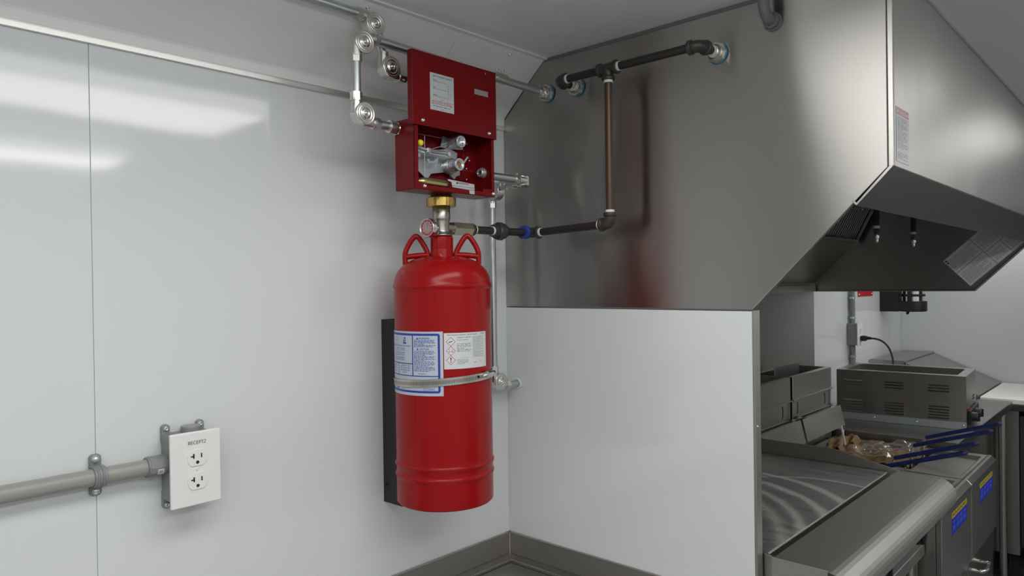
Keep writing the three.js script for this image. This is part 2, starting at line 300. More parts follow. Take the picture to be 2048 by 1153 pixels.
// fire nozzles hanging inside the hood
for (const [x, z, y, what] of [[1.22, 0.555, 1.778, 'black drop pipe with chrome nozzle inside hood, nearer the filters'], [1.70, 0.55, 1.778, 'black drop pipe with chrome nozzle inside hood, nearer the data plate']]) {
  const n = thing('fire_nozzle', what, 'nozzle');
  part('drop_pipe', rod(V(x, y, z), V(x, 2.099, z), 0.0092, 18), M.pipe, n);
  part('thread_tape', rod(V(x, y - 0.009, z), V(x, y, z), 0.0094, 18), M.tape, n);
  part('nozzle', [hex(V(x, y - 0.030, z), V(x, y - 0.009, z), 0.0098), turned([[0.0001, -0.058], [0.004, -0.057], [0.0056, -0.05], [0.0056, -0.043], [0.0085, -0.040], [0.0085, -0.030]], V(x, y, z), Y, 20)], M.chrome, n);
  base(n);
}

// ---------------------------------------------------------------- fire suppression tank
const TX = -0.364, TZ = 0.157, TR = 0.101;
const toCam = Math.atan2(camera.position.x - TX, camera.position.z - TZ);            // bearing from the tank to where one stands in front of it
const FRONT = -0.7336;                                                                // the tank's front bearing in the room (fixed)
const around = (deg, r = TR, y = 0) => { const t = FRONT + deg * Math.PI / 180; return V(TX + r * Math.sin(t), y, TZ + r * Math.cos(t)); };
const heading = deg => { const t = FRONT + deg * Math.PI / 180; return V(Math.sin(t), 0, Math.cos(t)); };
function wrap(deg0, deg1, y0, y1, r, n = 60) { const a = (FRONT + deg0 * Math.PI / 180), b = (deg1 - deg0) * Math.PI / 180; return new THREE.CylinderGeometry(r, r, y1 - y0, n, 1, true, a, b).translate(TX, (y0 + y1) / 2, TZ); }
{
  const t = thing('suppression_tank', 'bright red pressurised fire suppression tank with two printed labels', 'tank');
  const pr = [[0.0001, 1.163], [TR - 0.012, 1.163], [TR - 0.011, 1.1553], [TR - 0.003, 1.1545], [TR, 1.158]];
  const bulge = (y, d, w) => { for (let k = 0; k <= 8; k++) { const q = k / 8; pr.push([TR + d * Math.sin(Math.PI * q) ** 0.8, y - w / 2 + w * q]); } };
  pr.push([TR, 1.206]); bulge(1.2142, 0.0024, 0.011); pr.push([TR, 1.226]); bulge(1.2368, 0.0026, 0.011); pr.push([TR, 1.25]);
  pr.push([TR, 1.40], [TR, 1.592], [TR + 0.0004, 1.5945], [TR + 0.0022, 1.597], [TR + 0.0024, 1.601], [TR + 0.001, 1.6045]);
  for (let k = 1; k <= 16; k++) { const q = k / 16 * Math.PI / 2; pr.push([0.0235 + (TR - 0.0235) * Math.cos(q) ** 0.9, 1.6045 + 0.057 * Math.sin(q)]); }
  pr.push([0.0235, 1.664]);
  part('shell', turned(pr, V(TX, 0, TZ), Y, 96), M.red, t);
  part('neck', turned([[0.0262, 1.658], [0.0245, 1.664], [0.0238, 1.672], [0.0238, 1.676], [0.0234, 1.6762], [0.0234, 1.6778], [0.0238, 1.678], [0.0238, 1.7005], [0.0225, 1.7035], [0.0001, 1.7035]], V(TX, 0, TZ), Y, 48), M.red, t);
  // lifting loops of bent bar either side of the neck
  for (const s of [90, -90]) {
    const d = heading(s), at = (r, y) => V(TX + d.x * r, y, TZ + d.z * r);
    const loop = [at(0.0285, 1.659), at(0.031, 1.672), at(0.0475, 1.7005), at(0.0535, 1.7045), at(0.0595, 1.7005), at(0.0755, 1.672), at(0.0765, 1.640)];
    part('lifting_loop', [tube(loop, 0.0056, 60, 14), tube([at(0.027, 1.665), at(0.05, 1.664), at(0.0765, 1.661)], 0.0058, 20, 12)], M.red, t);
  }
  // printed labels wrapped round the shell
  const blue = '#1c3a94', pale = '#b9c1cc';
  const lab1 = printed(1280, 884, (x, w, h) => {
    x.fillStyle = pale; x.fillRect(0, 0, w, h); x.strokeStyle = blue; x.lineWidth = 30; x.beginPath(); x.roundRect(36, 42, w - 92, h - 96, 18); x.stroke();
    const U = d => (d + 105) / 105 * w; const c0 = U(-36.5), c1 = U(-9), bx = U(-62);
    x.fillStyle = blue; x.fillRect(c0 - 9, 42, 18, 575); x.fillRect(36, 440, c0 - 36, 14); x.fillRect(bx - 7, 446, 14, 166); x.fillRect(36, 606, w - 92, 14);
    textAt(x, 'WARNING', (c0 + c1) / 2 + 14, 92, 34, blue, 'center', 'sans-serif', 'bold'); x.beginPath(); x.moveTo(c0 + 60, 108); x.lineTo(c0 + 78, 74); x.lineTo(c0 + 96, 108); x.fillStyle = blue; x.fill();
    smallPrint(x, c0 + 24, 114, c1 - c0 - 20, 106, 6, blue, 0.55);
    textAt(x, 'CAUTION', (c0 + c1) / 2 + 14, 240, 32, blue, 'center', 'sans-serif', 'bold'); x.beginPath(); x.moveTo(c0 + 66, 254); x.lineTo(c0 + 82, 224); x.lineTo(c0 + 98, 254); x.fill();
    smallPrint(x, c0 + 24, 266, c1 - c0 - 20, 292, 16, blue, 0.5); smallPrint(x, c0 + 90, 576, 130, 14, 1, blue, 0.6);
    const m = U(-58);
    textAt(x, 'LISTED', U(-66), 96, 26, '#6a7aa8'); textAt(x, 'EX 3830', U(-66), 130, 26, '#6a7aa8');
    x.fillStyle = blue; x.fillRect(U(-49) - 34, 150, 68, 24); x.beginPath(); x.ellipse(U(-49), 112, 20, 34, 0, 0, 7); x.fill(); x.fillStyle = pale; x.beginPath(); x.ellipse(U(-49), 116, 9, 17, 0, 0, 7); x.fill(); x.fillStyle = blue; x.fillRect(U(-49) - 30, 120, 10, 34);
    textAt(x, 'PRE-ENGINEERED FIRE SUPPRESSION SYSTEM', U(-63), 204, 26, blue, 'center', 'sans-serif', 'bold');
    textAt(x, 'PCL-300', m, 252, 62, blue, 'center', 'sans-serif');
    textAt(x, 'CYLINDER IS INTENDED', U(-61), 302, 26, blue, 'center', 'sans-serif', 'bold'); textAt(x, 'FOR INDOOR USE ONLY', U(-61), 332, 26, blue, 'center', 'sans-serif', 'bold');
    textAt(x, 'MEETS REQUIREMENTS', U(-61), 370, 26, blue, 'center', 'sans-serif', 'bold'); textAt(x, 'OF STANDARD UL300', U(-61), 398, 26, blue, 'center', 'sans-serif', 'bold');
    textAt(x, 'ACCEPTED BY THE', (bx + c0) / 2, 480, 24, blue, 'center', 'sans-serif', 'bold'); textAt(x, 'CITY OF NEW YORK', (bx + c0) / 2, 510, 24, blue, 'center', 'sans-serif', 'bold'); textAt(x, 'FIRE DEPARTMENT', (bx + c0) / 2, 540, 24, blue, 'center', 'sans-serif', 'bold'); textAt(x, 'COA 5711', (bx + c0) / 2, 570, 24, blue, 'center', 'sans-serif', 'bold');
    smallPrint(x, 70, 474, bx - 100, 110, 5, '#5a6cab', 0.5);
    x.fillStyle = blue; x.fillRect(U(-68), 774, 70, 36); x.fillRect(U(-62), 758, 46, 11); x.fillStyle = pale; x.fillRect(U(-68) + 12, 782, 6, 24); x.fillRect(U(-68) + 34, 782, 6, 24);
    smallPrint(x, U(-55), 762, 190, 50, 4, '#8792ad', 0.45);
    textAt(x, 'CE0040', U(-16.5), 793, 50, blue, 'center', 'sans-serif');
  }, { roughness: 0.4 });
  part('label', wrap(-105, -0.4, 1.3838, 1.5106, TR + 0.0006, 70), lab1, t, 'pale blue-framed instruction label', true);
  const lab2 = printed(880, 634, (x, w, h) => {
    x.fillStyle = '#cfd2d2'; x.fillRect(0, 0, w, h);
    textAt(x, 'Wet Chemical Solution - Stored Pressure', 350, 34, 30, '#2e3436', 'center', 'sans-serif', 'bold'); smallPrint(x, 720, 20, 120, 36, 2, '#4b5150', 0.45);
    textAt(x, 'DANGER  H-CODE 10', 360, 84, 26, '#3a4042', 'center', 'sans-serif', 'bold');
    for (const [k, cy] of [[0, 152], [1, 314], [2, 476]]) { x.strokeStyle = '#b0403f'; x.lineWidth = 8; x.fillStyle = '#d8d9d8'; x.beginPath(); x.moveTo(118, cy - 78); x.lineTo(196, cy); x.lineTo(118, cy + 78); x.lineTo(40, cy); x.closePath(); x.fill(); x.stroke(); x.fillStyle = '#1c1c1c';
      if (k === 0) { x.save(); x.translate(118, cy); x.rotate(-0.32); x.fillRect(-38, -7, 58, 14); x.fillRect(20, -4, 18, 8); x.restore(); }
      if (k === 1) { x.fillRect(76, cy + 12, 36, 8); x.fillRect(122, cy + 8, 40, 10); x.save(); x.translate(92, cy - 14); x.rotate(0.4); x.fillRect(-14, -4, 28, 7); x.restore(); x.save(); x.translate(142, cy - 14); x.rotate(-0.4); x.fillRect(-14, -4, 28, 7); x.restore(); x.fillStyle = '#8a5a58'; x.fillRect(86, cy + 2, 6, 10); x.fillRect(140, cy, 6, 8); }
      if (k === 2) { x.beginPath(); x.moveTo(107, cy - 44); x.lineTo(129, cy - 44); x.lineTo(123, cy + 14); x.lineTo(113, cy + 14); x.fill(); x.beginPath(); x.arc(118, cy + 32, 10, 0, 7); x.fill(); } }
    smallPrint(x, 226, 122, 210, 16, 1, '#5d6365', 0.6); smallPrint(x, 226, 190, 290, 160, 6, '#565c5e', 0.36); smallPrint(x, 290, 444, 170, 10, 1, '#565c5e', 0.5); smallPrint(x, 226, 476, 220, 92, 4, '#565c5e', 0.4);
    smallPrint(x, 534, 74, 280, 376, 34, '#7c8482', 0.52); x.fillStyle = '#b88'; x.fillRect(560, 530, 50, 8); x.fillRect(680, 526, 60, 8); x.fillStyle = '#777'; x.fillRect(562, 542, 46, 8);
  }, { roughness: 0.4 });
  part('label', wrap(0.6, 57.5, 1.4362, 1.5072, TR + 0.0007, 44), lab2, t, 'white hazard label with three red diamonds', true);
  // valve on the neck
  const C = V(TX, 0, TZ);
  part('valve_body', [turned([[0.0001, 1.7035], [0.0225, 1.7035], [0.0225, 1.7072], [0.0182, 1.711], [0.0168, 1.716], [0.0168, 1.7345], [0.0178, 1.738], [0.0186, 1.741], [0.0186, 1.7665], [0.0001, 1.7665]], C, Y, 40),
    turned([[0.0001, 0], [0.0128, 0], [0.0128, 0.028], [0.0112, 0.031], [0.0001, 0.031]], V(TX, 1.722, TZ), V(1, 0, 0), 28)], M.nickel, t);
  const nut = []; for (let k = 0; k < 60; k++) { const q = 2 * Math.PI * k / 60, r = k % 2 ? 0.0310 : 0.03075; nut.push([TX + r * Math.cos(q), TZ + r * Math.sin(q)]); }
  const bn = part('brass_nut', [platXZ(nut, 1.7655, 1.7845, [], 0.0012), turned([[0.0001, 1.7845], [0.0225, 1.7845], [0.0225, 1.7893], [0.0001, 1.7893]], C, Y, 40)], M.brass, t);
  part('outlet_adapter', [hex(V(TX + 0.029, 1.722, TZ), V(TX + 0.083, 1.722, TZ), 0.0150)], M.adapter, t);
  // pressure gauge screwed into the valve
  const gd = heading(-40), g0 = V(TX, 1.7195, TZ), g1 = g0.clone().addScaledVector(gd, 0.041);
  const gauge = part('pressure_gauge', [rod(g0.clone().addScaledVector(gd, 0.013), g1.clone().addScaledVector(gd, -0.004), 0.0055, 16), turned([[0.0001, -0.006], [0.0185, -0.006], [0.0195, -0.004], [0.0195, 0.0062], [0.0182, 0.0075], [0.0172, 0.0062], [0.0168, 0.0045], [0.0001, 0.0045]], g1, gd, 40)], M.chrome, t);
  const dial = printed(256, 256, (x, w) => { x.fillStyle = '#a8646a'; x.fillRect(0, 0, w, w); x.fillStyle = '#8d4a52'; x.beginPath(); x.arc(128, 128, 118, 0, 7); x.fill(); x.fillStyle = '#b08088'; x.beginPath(); x.arc(128, 128, 92, 0, 7); x.fill(); x.fillStyle = '#a39a9a'; x.beginPath(); x.arc(128, 128, 50, 0, 7); x.fill(); x.strokeStyle = '#e8dede'; x.lineWidth = 7; for (let k = -4; k <= 4; k++) { const a = k * 0.52 - Math.PI / 2; x.beginPath(); x.moveTo(128 + 80 * Math.cos(a), 128 + 80 * Math.sin(a)); x.lineTo(128 + 104 * Math.cos(a), 128 + 104 * Math.sin(a)); x.stroke(); } x.strokeStyle = '#333'; x.lineWidth = 8; x.beginPath(); x.moveTo(128, 150); x.lineTo(136, 46); x.stroke(); });
  const dg = new THREE.CircleGeometry(0.0168, 40); dg.applyMatrix4(new THREE.Matrix4().lookAt(gd, V(0, 0, 0), Y)); dg.translate(g1.x + gd.x * 0.0047, g1.y, g1.z + gd.z * 0.0047);
  part('dial', dg, dial, gauge, null, true);
  base(t);
}
// black wall channel behind the tank
{
  const b = thing('tank_bracket', 'black painted wall channel carrying the red tank', 'bracket');
  part('channel', [platXZ([[-0.405, 0.0004], [-0.323, 0.0004], [-0.323, 0.0635], [-0.327, 0.0635], [-0.327, 0.005], [-0.401, 0.005], [-0.401, 0.0635], [-0.405, 0.0635]], 1.1265, 1.528)], M.black, b);
  for (const y of [1.495, 1.15]) part('saddle', platXZ([[-0.401, 0.0505], [-0.327, 0.0505], [-0.327, 0.0535], [-0.401, 0.0535]], y, y + 0.028), M.black, b);
  part('bolt', hex(V(-0.4085, 1.167, 0.01), V(-0.405, 1.167, 0.01), 0.004), M.black, b);
  part('slot', box(-0.4056, 1.505, 0.03, -0.4049, 1.522, 0.046, 0), M.slot, b);
  part('slot', box(-0.4056, 1.386, 0.036, -0.4049, 1.416, 0.05, 0), M.slot, b);
  base(b);
}
// hose clamp strapping the tank to the channel
{
  const b = thing('hose_clamp', 'perforated stainless hose clamp strapped around the red tank', 'clamp');
  const strip = printed(1024, 64, (x, w, h) => { x.fillStyle = '#c9c7be'; x.fillRect(0, 0, w, h); for (let k = 0; k < 128; k++) { x.fillStyle = '#6b5a52'; x.save(); x.translate(k * 8 + 4, 32); x.rotate(0.12); x.fillRect(-1.5, -15, 3, 30); x.restore(); } }, { metalness: 1, roughness: 0.32 });
  const r0 = TR + 0.0012, r1 = TR + 0.0026, y0 = 1.4038, y1 = 1.4188;
  const tilt = (g) => { const m = new THREE.Matrix4().makeTranslation(-TX, -1.4105, -TZ); g.applyMatrix4(m); g.applyMatrix4(new THREE.Matrix4().makeRotationAxis(heading(0), 0.062)); return g.applyMatrix4(m.invert()); };
  const band = tilt(wrap(-112, 100, y0, y1, r1, 110)), inner = tilt(wrap(-112, 100, y0, y1, r0, 110));
  const rimT = tilt(new THREE.TorusGeometry((r0 + r1) / 2, 0.0007, 6, 110, 212 * Math.PI / 180).rotateX(Math.PI / 2).rotateY(FRONT - 112 * Math.PI / 180 - Math.PI / 2 + 212 * Math.PI / 180).translate(TX, y1, TZ));
  part('band', [band], strip, b, null, true);
  part('band_lining', [inner], M.chrome, b);
  const hp = around(57, TR + 0.009, 1.4200), td = heading(147);
  const hs = part('screw_housing', [rod(hp.clone().addScaledVector(td, -0.011), hp.clone().addScaledVector(td, 0.009), 0.0072, 20), hex(hp.clone().addScaledVector(td, 0.009), hp.clone().addScaledVector(td, 0.018), 0.0062)], M.chrome, b);
  part('tail', tube([around(57, TR + 0.004, 1.4185), around(48, TR + 0.006, 1.4175), around(42, TR + 0.003, 1.417)], 0.0028, 12, 8), M.chrome, b);
  base(b);
}

// ---------------------------------------------------------------- red control box
{
  const b = thing('control_box', 'open red steel control box above the tank with its cover raised', 'control box');
  const x0 = -0.471, x1 = -0.247, y0 = 1.791, y1 = 1.93, z0 = 0.141, z1 = 0.2;
  part('case', [box(x0, y0, z0, x1, y1, z0 + 0.0018, 0.0006), box(x0, y0, z0, x0 + 0.0018, y1, z1, 0.0006), box(x1 - 0.0018, y0, z0, x1, y1, z1, 0.0006), box(x0, y0, z0, x1, y0 + 0.0018, z1, 0.0006), box(x0, y1 - 0.0018, z0, x1, y1, z1, 0.0006),
    platXY(rect(x0, y0, x1, y1), z1 - 0.0018, z1, [rect(x0 + 0.010, y0 + 0.0095, x1 - 0.008, y1 - 0.009)]),
    box(x0 + 0.01, y0, z1 - 0.003, x0 + 0.034, y0 + 0.014, z1 - 0.0012, 0.0004), box(x1 - 0.034, y0, z1 - 0.003, x1 - 0.0085, y0 + 0.016, z1 - 0.0012, 0.0004)], M.redBox, b);
  // cover, turned up and hung on two screws; slot and screw holes cut through
  const cx0 = -0.478, cx1 = -0.2425, cy0 = 1.916, cy1 = 2.0615, zc = z1 + 0.0026;
  const cov = part('cover', [platXY(rect(cx0, cy0, cx1, cy1), zc, zc + 0.0018, [rect(-0.308, 2.004, -0.266, 2.0155), ringPts(-0.4605, 2.0535, 0.0022, 12), ringPts(-0.2735, 2.0535, 0.0022, 12)], 0.0005),
    box(cx0, cy0, zc - 0.012, cx0 + 0.0016, cy1, zc + 0.001, 0.0005), box(cx1 - 0.0016, cy0, zc - 0.012, cx1, cy1, zc + 0.001, 0.0005), box(cx0, cy1 - 0.0016, zc - 0.012, cx1, cy1, zc + 0.001, 0.0005)], M.redBox, b);
  const diag = printed(384, 448, (x, w, h) => {
    x.fillStyle = '#b4b9bb'; x.fillRect(0, 0, w, h); textAt(x, 'SWITCH WIRING DIAGRAM', 196, 34, 24, '#30393d', 'center', 'sans-serif', 'bold');
    x.strokeStyle = '#3a4246'; x.lineWidth = 3;
    for (const [s, y] of [['BLACK', 80], ['RED', 170], ['BROWN', 262]]) { textAt(x, s, 46, y, 20, '#30393d', 'left', 'sans-serif', 'bold'); x.beginPath(); x.moveTo(46, y + 16); x.lineTo(292, y + 16); x.stroke(); }
    x.beginPath(); x.moveTo(292, 96); x.lineTo(292, 130); x.moveTo(280, 130); x.lineTo(304, 130); x.moveTo(280, 154); x.lineTo(304, 154); x.moveTo(292, 154); x.lineTo(292, 220); x.moveTo(280, 220); x.lineTo(304, 220); x.moveTo(280, 244); x.lineTo(304, 244); x.moveTo(292, 244); x.lineTo(292, 278); x.stroke();
    textAt(x, 'N.C.', 336, 142, 17, '#30393d'); textAt(x, 'N.O.', 336, 232, 17, '#30393d');
    textAt(x, 'NOTE', 190, 312, 16, '#a03038', 'center', 'sans-serif', 'bold'); smallPrint(x, 26, 330, 332, 52, 3, '#a8454a', 0.5); smallPrint(x, 40, 394, 300, 16, 1, '#4a5256', 0.55); smallPrint(x, 170, 428, 46, 10, 1, '#8a6062', 0.6);
  });
  sticker('wiring_label', V(-0.432, 1.9515, zc + 0.0019), V(0.0640, 0, 0), V(0, 0.0735, 0), 0.0003, diag, cov, 'white wiring diagram label');
  for (const x of [-0.452, -0.266]) part('screw', screwHead(V(x, 1.9265, zc + 0.0022), V(0, 0, 1), 0.0042), M.chrome, b);
  for (const [x, y] of [[-0.446, 1.7985], [-0.2515, 1.7985]]) part('screw', screwHead(V(x, y, z1 + 0.0003), V(0, 0, 1), 0.0042), M.chrome, b);
  for (const [x, y] of [[-0.2785, 2.066], [-0.266, 2.0635]]) part('screw', [rod(V(x, y - 0.006, 0.17), V(x, y + 0.002, 0.17), 0.002, 10), screwHead(V(x, y + 0.002, 0.17), Y, 0.004)], M.chrome, b);
  // release mechanism: zinc plated bracket, two hollow studs, arming bar with yellow tip, spring loop
  const zp = 0.166;
  const mech = part('release_bracket', [platXY([[-0.458, 1.865], [-0.361, 1.8865], [-0.336, 1.879], [-0.339, 1.868], [-0.330, 1.8595], [-0.330, 1.832], [-0.349, 1.826], [-0.372, 1.8345], [-0.412, 1.827], [-0.424, 1.8135], [-0.432, 1.8195], [-0.458, 1.838]], zp, zp + 0.0022, [], 0.0004).translate(0.024, 0.006, -0.014)], M.zincPlate, b);
  part('bracket_foot', platXY([[-0.352, 1.8855], [-0.318, 1.8885], [-0.318, 1.8955], [-0.352, 1.910], [-0.377, 1.910], [-0.384, 1.886]], zp - 0.004, zp - 0.001, [], 0.0004).translate(0.026, 0.0065, -0.014), M.zincPlate, mech);
  const studDir = V(-0.02, 0, 1).normalize();
  const stud = (x, y, z, len, r) => turned([[0.0001, len - 0.007], [r * 0.44, len - 0.007], [r * 0.50, len - 0.0006], [r * 0.93, len], [r, len - 0.001], [r, len - 0.005], [r * 0.86, len - 0.0055], [r * 0.86, len - 0.009], [r * 0.97, len - 0.0098], [r * 0.97, 0.002], [r * 1.04, 0]], V(x, y, z), studDir, 36);
  part('hollow_stud', stud(-0.334, 1.9025, 0.144, 0.047, 0.0128), M.zinc, b);
  const ls = part('hollow_stud', stud(-0.342, 1.853, 0.146, 0.048, 0.0130), M.zinc, b);
  { const tip = V(-0.342, 1.853, 0.146).addScaledVector(studDir, 0.0412); part('pin', [rod(tip, tip.clone().addScaledVector(studDir, 0.0045), 0.005, 14)], M.copper, ls); }
  const coil = []; for (let k = 0; k <= 120; k++) { const q = k / 120 * 5 * Math.PI * 2, u = k / 120; const c = V(-0.342, 1.853, 0.146).addScaledVector(studDir, 0.006 + 0.02 * u); const sx = V(studDir.z, 0, -studDir.x); coil.push(c.addScaledVector(sx, 0.0155 * Math.cos(q)).add(V(0, 0.0155 * Math.sin(q), 0))); }
  part('coil_spring', tube(coil, 0.0009, 240, 6), M.chrome, b);
  part('arming_bar', [tube([V(-0.461, 1.8805, 0.181), V(-0.42, 1.8745, 0.181), V(-0.366, 1.8745, 0.180)], 0.0034, 20, 10), platXY([[-0.462, 1.869], [-0.362, 1.866], [-0.357, 1.8745], [-0.366, 1.8795], [-0.462, 1.8775]], 0.1765, 0.1795, [], 0.0005)], M.zincPlate, b);
  part('yellow_tip', turned([[0.0001, -0.0058], [0.0048, -0.005], [0.0064, -0.002], [0.0064, 0.002], [0.0048, 0.005], [0.0001, 0.0058]], V(-0.4485, 1.884, 0.1915), V(0.0, 0, 1), 24), M.yellow, b, 'yellow round tip');
  part('wire_loop', [tube([V(-0.419, 1.8745, 0.184), V(-0.40, 1.882, 0.186), V(-0.378, 1.8885, 0.187), V(-0.364, 1.893, 0.184), V(-0.374, 1.883, 0.187), V(-0.395, 1.8765, 0.187), V(-0.419, 1.8735, 0.184)], 0.0012, 40, 6), box(-0.4255, 1.8685, 0.1815, -0.4175, 1.8785, 0.188, 0.001)], M.chrome, b);
  part('cocking_lever', [platXY([[-0.392, 1.8605], [-0.388, 1.8535], [-0.413, 1.850], [-0.417, 1.858], [-0.411, 1.8595], [-0.408, 1.8545], [-0.398, 1.856], [-0.384, 1.8665]], 0.172, 0.1745, [], 0.0003)], M.zincPlate, b);
  part('trip_lever', tube([V(-0.340, 1.846, 0.191), V(-0.331, 1.856, 0.1905), V(-0.317, 1.8715, 0.190)], 0.0022, 12, 8), M.zincPlate, b);
  for (const [x, y] of [[-0.4445, 1.8615], [-0.3625, 1.8735]]) part('bolt', hex(V(x, y, 0.176), V(x, y, 0.183), 0.0046), M.chrome, b);
  part('bolt', hex(V(-0.344, 1.830, 0.168), V(-0.344, 1.830, 0.176), 0.0062), M.nickel, b);
  part('gas_cartridge', [turned([[0.0001, 0], [0.0085, 0.002], [0.0095, 0.006], [0.0095, 0.060], [0.0075, 0.070], [0.004, 0.077], [0.0035, 0.086], [0.0001, 0.087]], V(-0.372, 1.8075, 0.184), V(-1, 0.02, 0), 28)], M.brassPlate, b);
  for (const [x, y] of [[-0.272, 1.8735], [-0.281, 1.8555], [-0.281, 1.832]]) part('stop_pin', rod(V(x - 0.004, y, 0.145), V(x - 0.0135, y - 0.0025, 0.163), 0.0011, 8), M.chrome, b);
  part('knockout', turned([[0.0078, 0], [0.0092, 0.0012], [0.0106, 0]], V(-0.2745, 1.883, z0 + 0.0018), V(0, 0, 1), 32), M.redBox, b);
  part('shaft', rod(V(-0.34, 1.908, 0.156), V(-0.285, 1.9085, 0.156), 0.0028, 12), M.nickel, b);
  part('cable', [rod(V(-0.469, 1.9065, 0.172), V(-0.345, 1.9065, 0.172), 0.0006, 6), rod(V(-0.425, 1.903, 0.178), V(-0.431, 1.815, 0.183), 0.0006, 6), rod(V(-0.335, 1.846, 0.178), V(-0.25, 1.846, 0.169), 0.0006, 6)], M.nickel, b);
  part('inlet_bushing', [hex(V(-0.4775, 1.9135, 0.1545), V(-0.4715, 1.9135, 0.1545), 0.0135), rod(V(-0.4835, 1.9135, 0.1545), V(-0.4775, 1.9135, 0.1545), 0.0115)], M.chrome, b);
  part('outlet_bushing', [turned([[0.0048, 0.004], [0.0048, 0.011], [0.0082, 0.011], [0.0098, 0.009], [0.0098, 0.005], [0.0118, 0.004], [0.0118, 0]], V(x1 - 0.0018, 1.847, 0.167), V(-1, 0, 0), 28)], M.zinc, b);
  const warn = printed(512, 224, (x, w, h) => { x.fillStyle = '#b9bdbd'; x.fillRect(0, 0, w, h); textAt(x, 'WARNING', 290, 48, 46, '#25292b', 'center', 'sans-serif', 'bold'); x.fillStyle = '#25292b'; x.beginPath(); x.moveTo(150, 66); x.lineTo(174, 24); x.lineTo(198, 66); x.fill(); textAt(x, 'MAY FIRE ON REMOVAL OF AN ALARM', 256, 108, 27, '#3a3f41', 'center', 'sans-serif', 'bold'); textAt(x, 'DO INSTALLATION OR REPLACEMENT OF', 256, 150, 26, '#3a3f41', 'center', 'sans-serif', 'bold'); });
  part('warning_label', (() => { const s = shapeOf([[-0.384, 1.8175], [-0.309, 1.8135], [-0.3085, 1.7925], [-0.3225, 1.7925], [-0.3235, 1.8], [-0.372, 1.8025], [-0.374, 1.8125], [-0.384, 1.8145]]); const g = new THREE.ExtrudeGeometry(s, { depth: 0.0005, bevelEnabled: false }).translate(0, 0, z1 + 0.0002); const u = g.attributes.uv, p = g.attributes.position; for (let i = 0; i < u.count; i++) u.setXY(i, (p.getX(i) + 0.384) / 0.0755, (p.getY(i) - 1.7925) / 0.025); return g; })(), warn, b, 'white torn-edged warning label', true);
  base(b);
}

// ---------------------------------------------------------------- zinc conduit with corner pulleys
function pulleyCorner(parent, c, d1, d2, n) {           // c: middle of the round cover; d1, d2: ways out; n: the way the cover faces
  const o1 = c.clone().addScaledVector(d2, -0.0135), o2 = c.clone().addScaledVector(d1, -0.0135);
  const geos = [turned([[0.0001, -0.0125], [0.019, -0.0125], [0.0215, -0.010], [0.0215, 0.0085], [0.0205, 0.0095], [0.0001, 0.0095]], c, n, 40)];
  for (const [o, d] of [[o1, d1], [o2, d2]]) { const s = o.clone(), e = o.clone().addScaledVector(d, 0.024); geos.push(rod(s, e, 0.0098, 20)); geos.push(rod(o.clone().addScaledVector(d, 0.0225), o.clone().addScaledVector(d, 0.0275), 0.0116, 20)); }
  const body = part('corner_pulley', geos, M.castZinc, parent);
  part('cover_disc', turned([[0.0001, 0.0155], [0.0016, 0.0152], [0.0034, 0.0128], [0.0044, 0.0128], [0.006, 0.0148], [0.0082, 0.0134], [0.0108, 0.0112], [0.0128, 0.0112], [0.0144, 0.0128], [0.0158, 0.0112], [0.0182, 0.0118], [0.0204, 0.0126], [0.0216, 0.0108], [0.0216, 0.009]], c, n, 48), M.discZinc, body);
  return [o1.addScaledVector(d1, 0.026), o2.addScaledVector(d2, 0.026)];
}
const emt = (parent, p, q) => part('tube', rod(p, q, 0.0090, 24), M.emt, parent);
function connector(parent, p, d, setScrew) { const q = p.clone().addScaledVector(d, 0.019); part('connector', [hex(p.clone().addScaledVector(d, -0.002), p.clone().addScaledVector(d, 0.013), 0.0118)], M.castZinc, parent); if (setScrew) part('set_screw', rod(p.clone().addScaledVector(d, 0.007), p.clone().addScaledVector(d, 0.007).add(setScrew.clone().multiplyScalar(0.016)), 0.0026, 10), M.chrome, parent); }
const PX = V(1, 0, 0), NX = V(-1, 0, 0), NY = V(0, -1, 0), PZ = V(0, 0, 1), NZ = V(0, 0, -1);
{
  const c = thing('conduit_run', 'zinc conduit from red box left side up and across to steel hood', 'conduit');
  const [a1, a2] = pulleyCorner(c, V(-0.556, 2.0655, 0.151), NY, PX, PZ);
  const [b1, b2] = pulleyCorner(c, V(-0.559, 1.929, 0.1545), Y, PX, PZ);
  const top = V(a2.x, 2.079, 0.151), end = V(-0.010, 2.070, 0.151);
  emt(c, top, end); connector(c, a2, PX, null); connector(c, V(-0.034, 2.0706, 0.151), PX, V(0, -0.7, 0.7));
  part('connector', [hex(V(-0.19, 2.0752, 0.151), V(-0.155, 2.0745, 0.151), 0.0122, 16)], M.castZinc, c);
  for (const x of [-0.183, -0.163]) part('set_screw', [rod(V(x, 2.08, 0.151), V(x, 2.093, 0.151), 0.0026, 10), rod(V(x, 2.091, 0.151), V(x, 2.0945, 0.151), 0.0042, 10)], M.chrome, c);
  emt(c, a1, b1); connector(c, a1, NY, null); connector(c, b1, Y, null);
  { const tp = std({ map: printTex(64, 512, (x, w, h) => { x.fillStyle = '#a8b0b2'; x.fillRect(0, 0, w, h); x.save(); x.translate(w, 0); x.rotate(Math.PI / 2); smallPrint(x, 20, 18, 470, 30, 1, '#3c4a5e', 0.9); x.restore(); }), metalness: 0.7, roughness: 0.4 });
    part('printed_marking', new THREE.CylinderGeometry(0.00906, 0.00906, 0.066, 8, 1, true, -0.45, 0.7).translate(a1.x, (a1.y + b1.y) / 2, a1.z), tp, c, 'dark printing along the upright tube', true); }
  emt(c, b2, V(-0.476, 1.9145, 0.1545)); connector(c, b2, PX, null);
  part('connector', rod(V(-0.497, 1.9147, 0.1545), V(-0.4836, 1.9143, 0.1545), 0.0128, 24), M.castZinc, c);
  base(c);
}
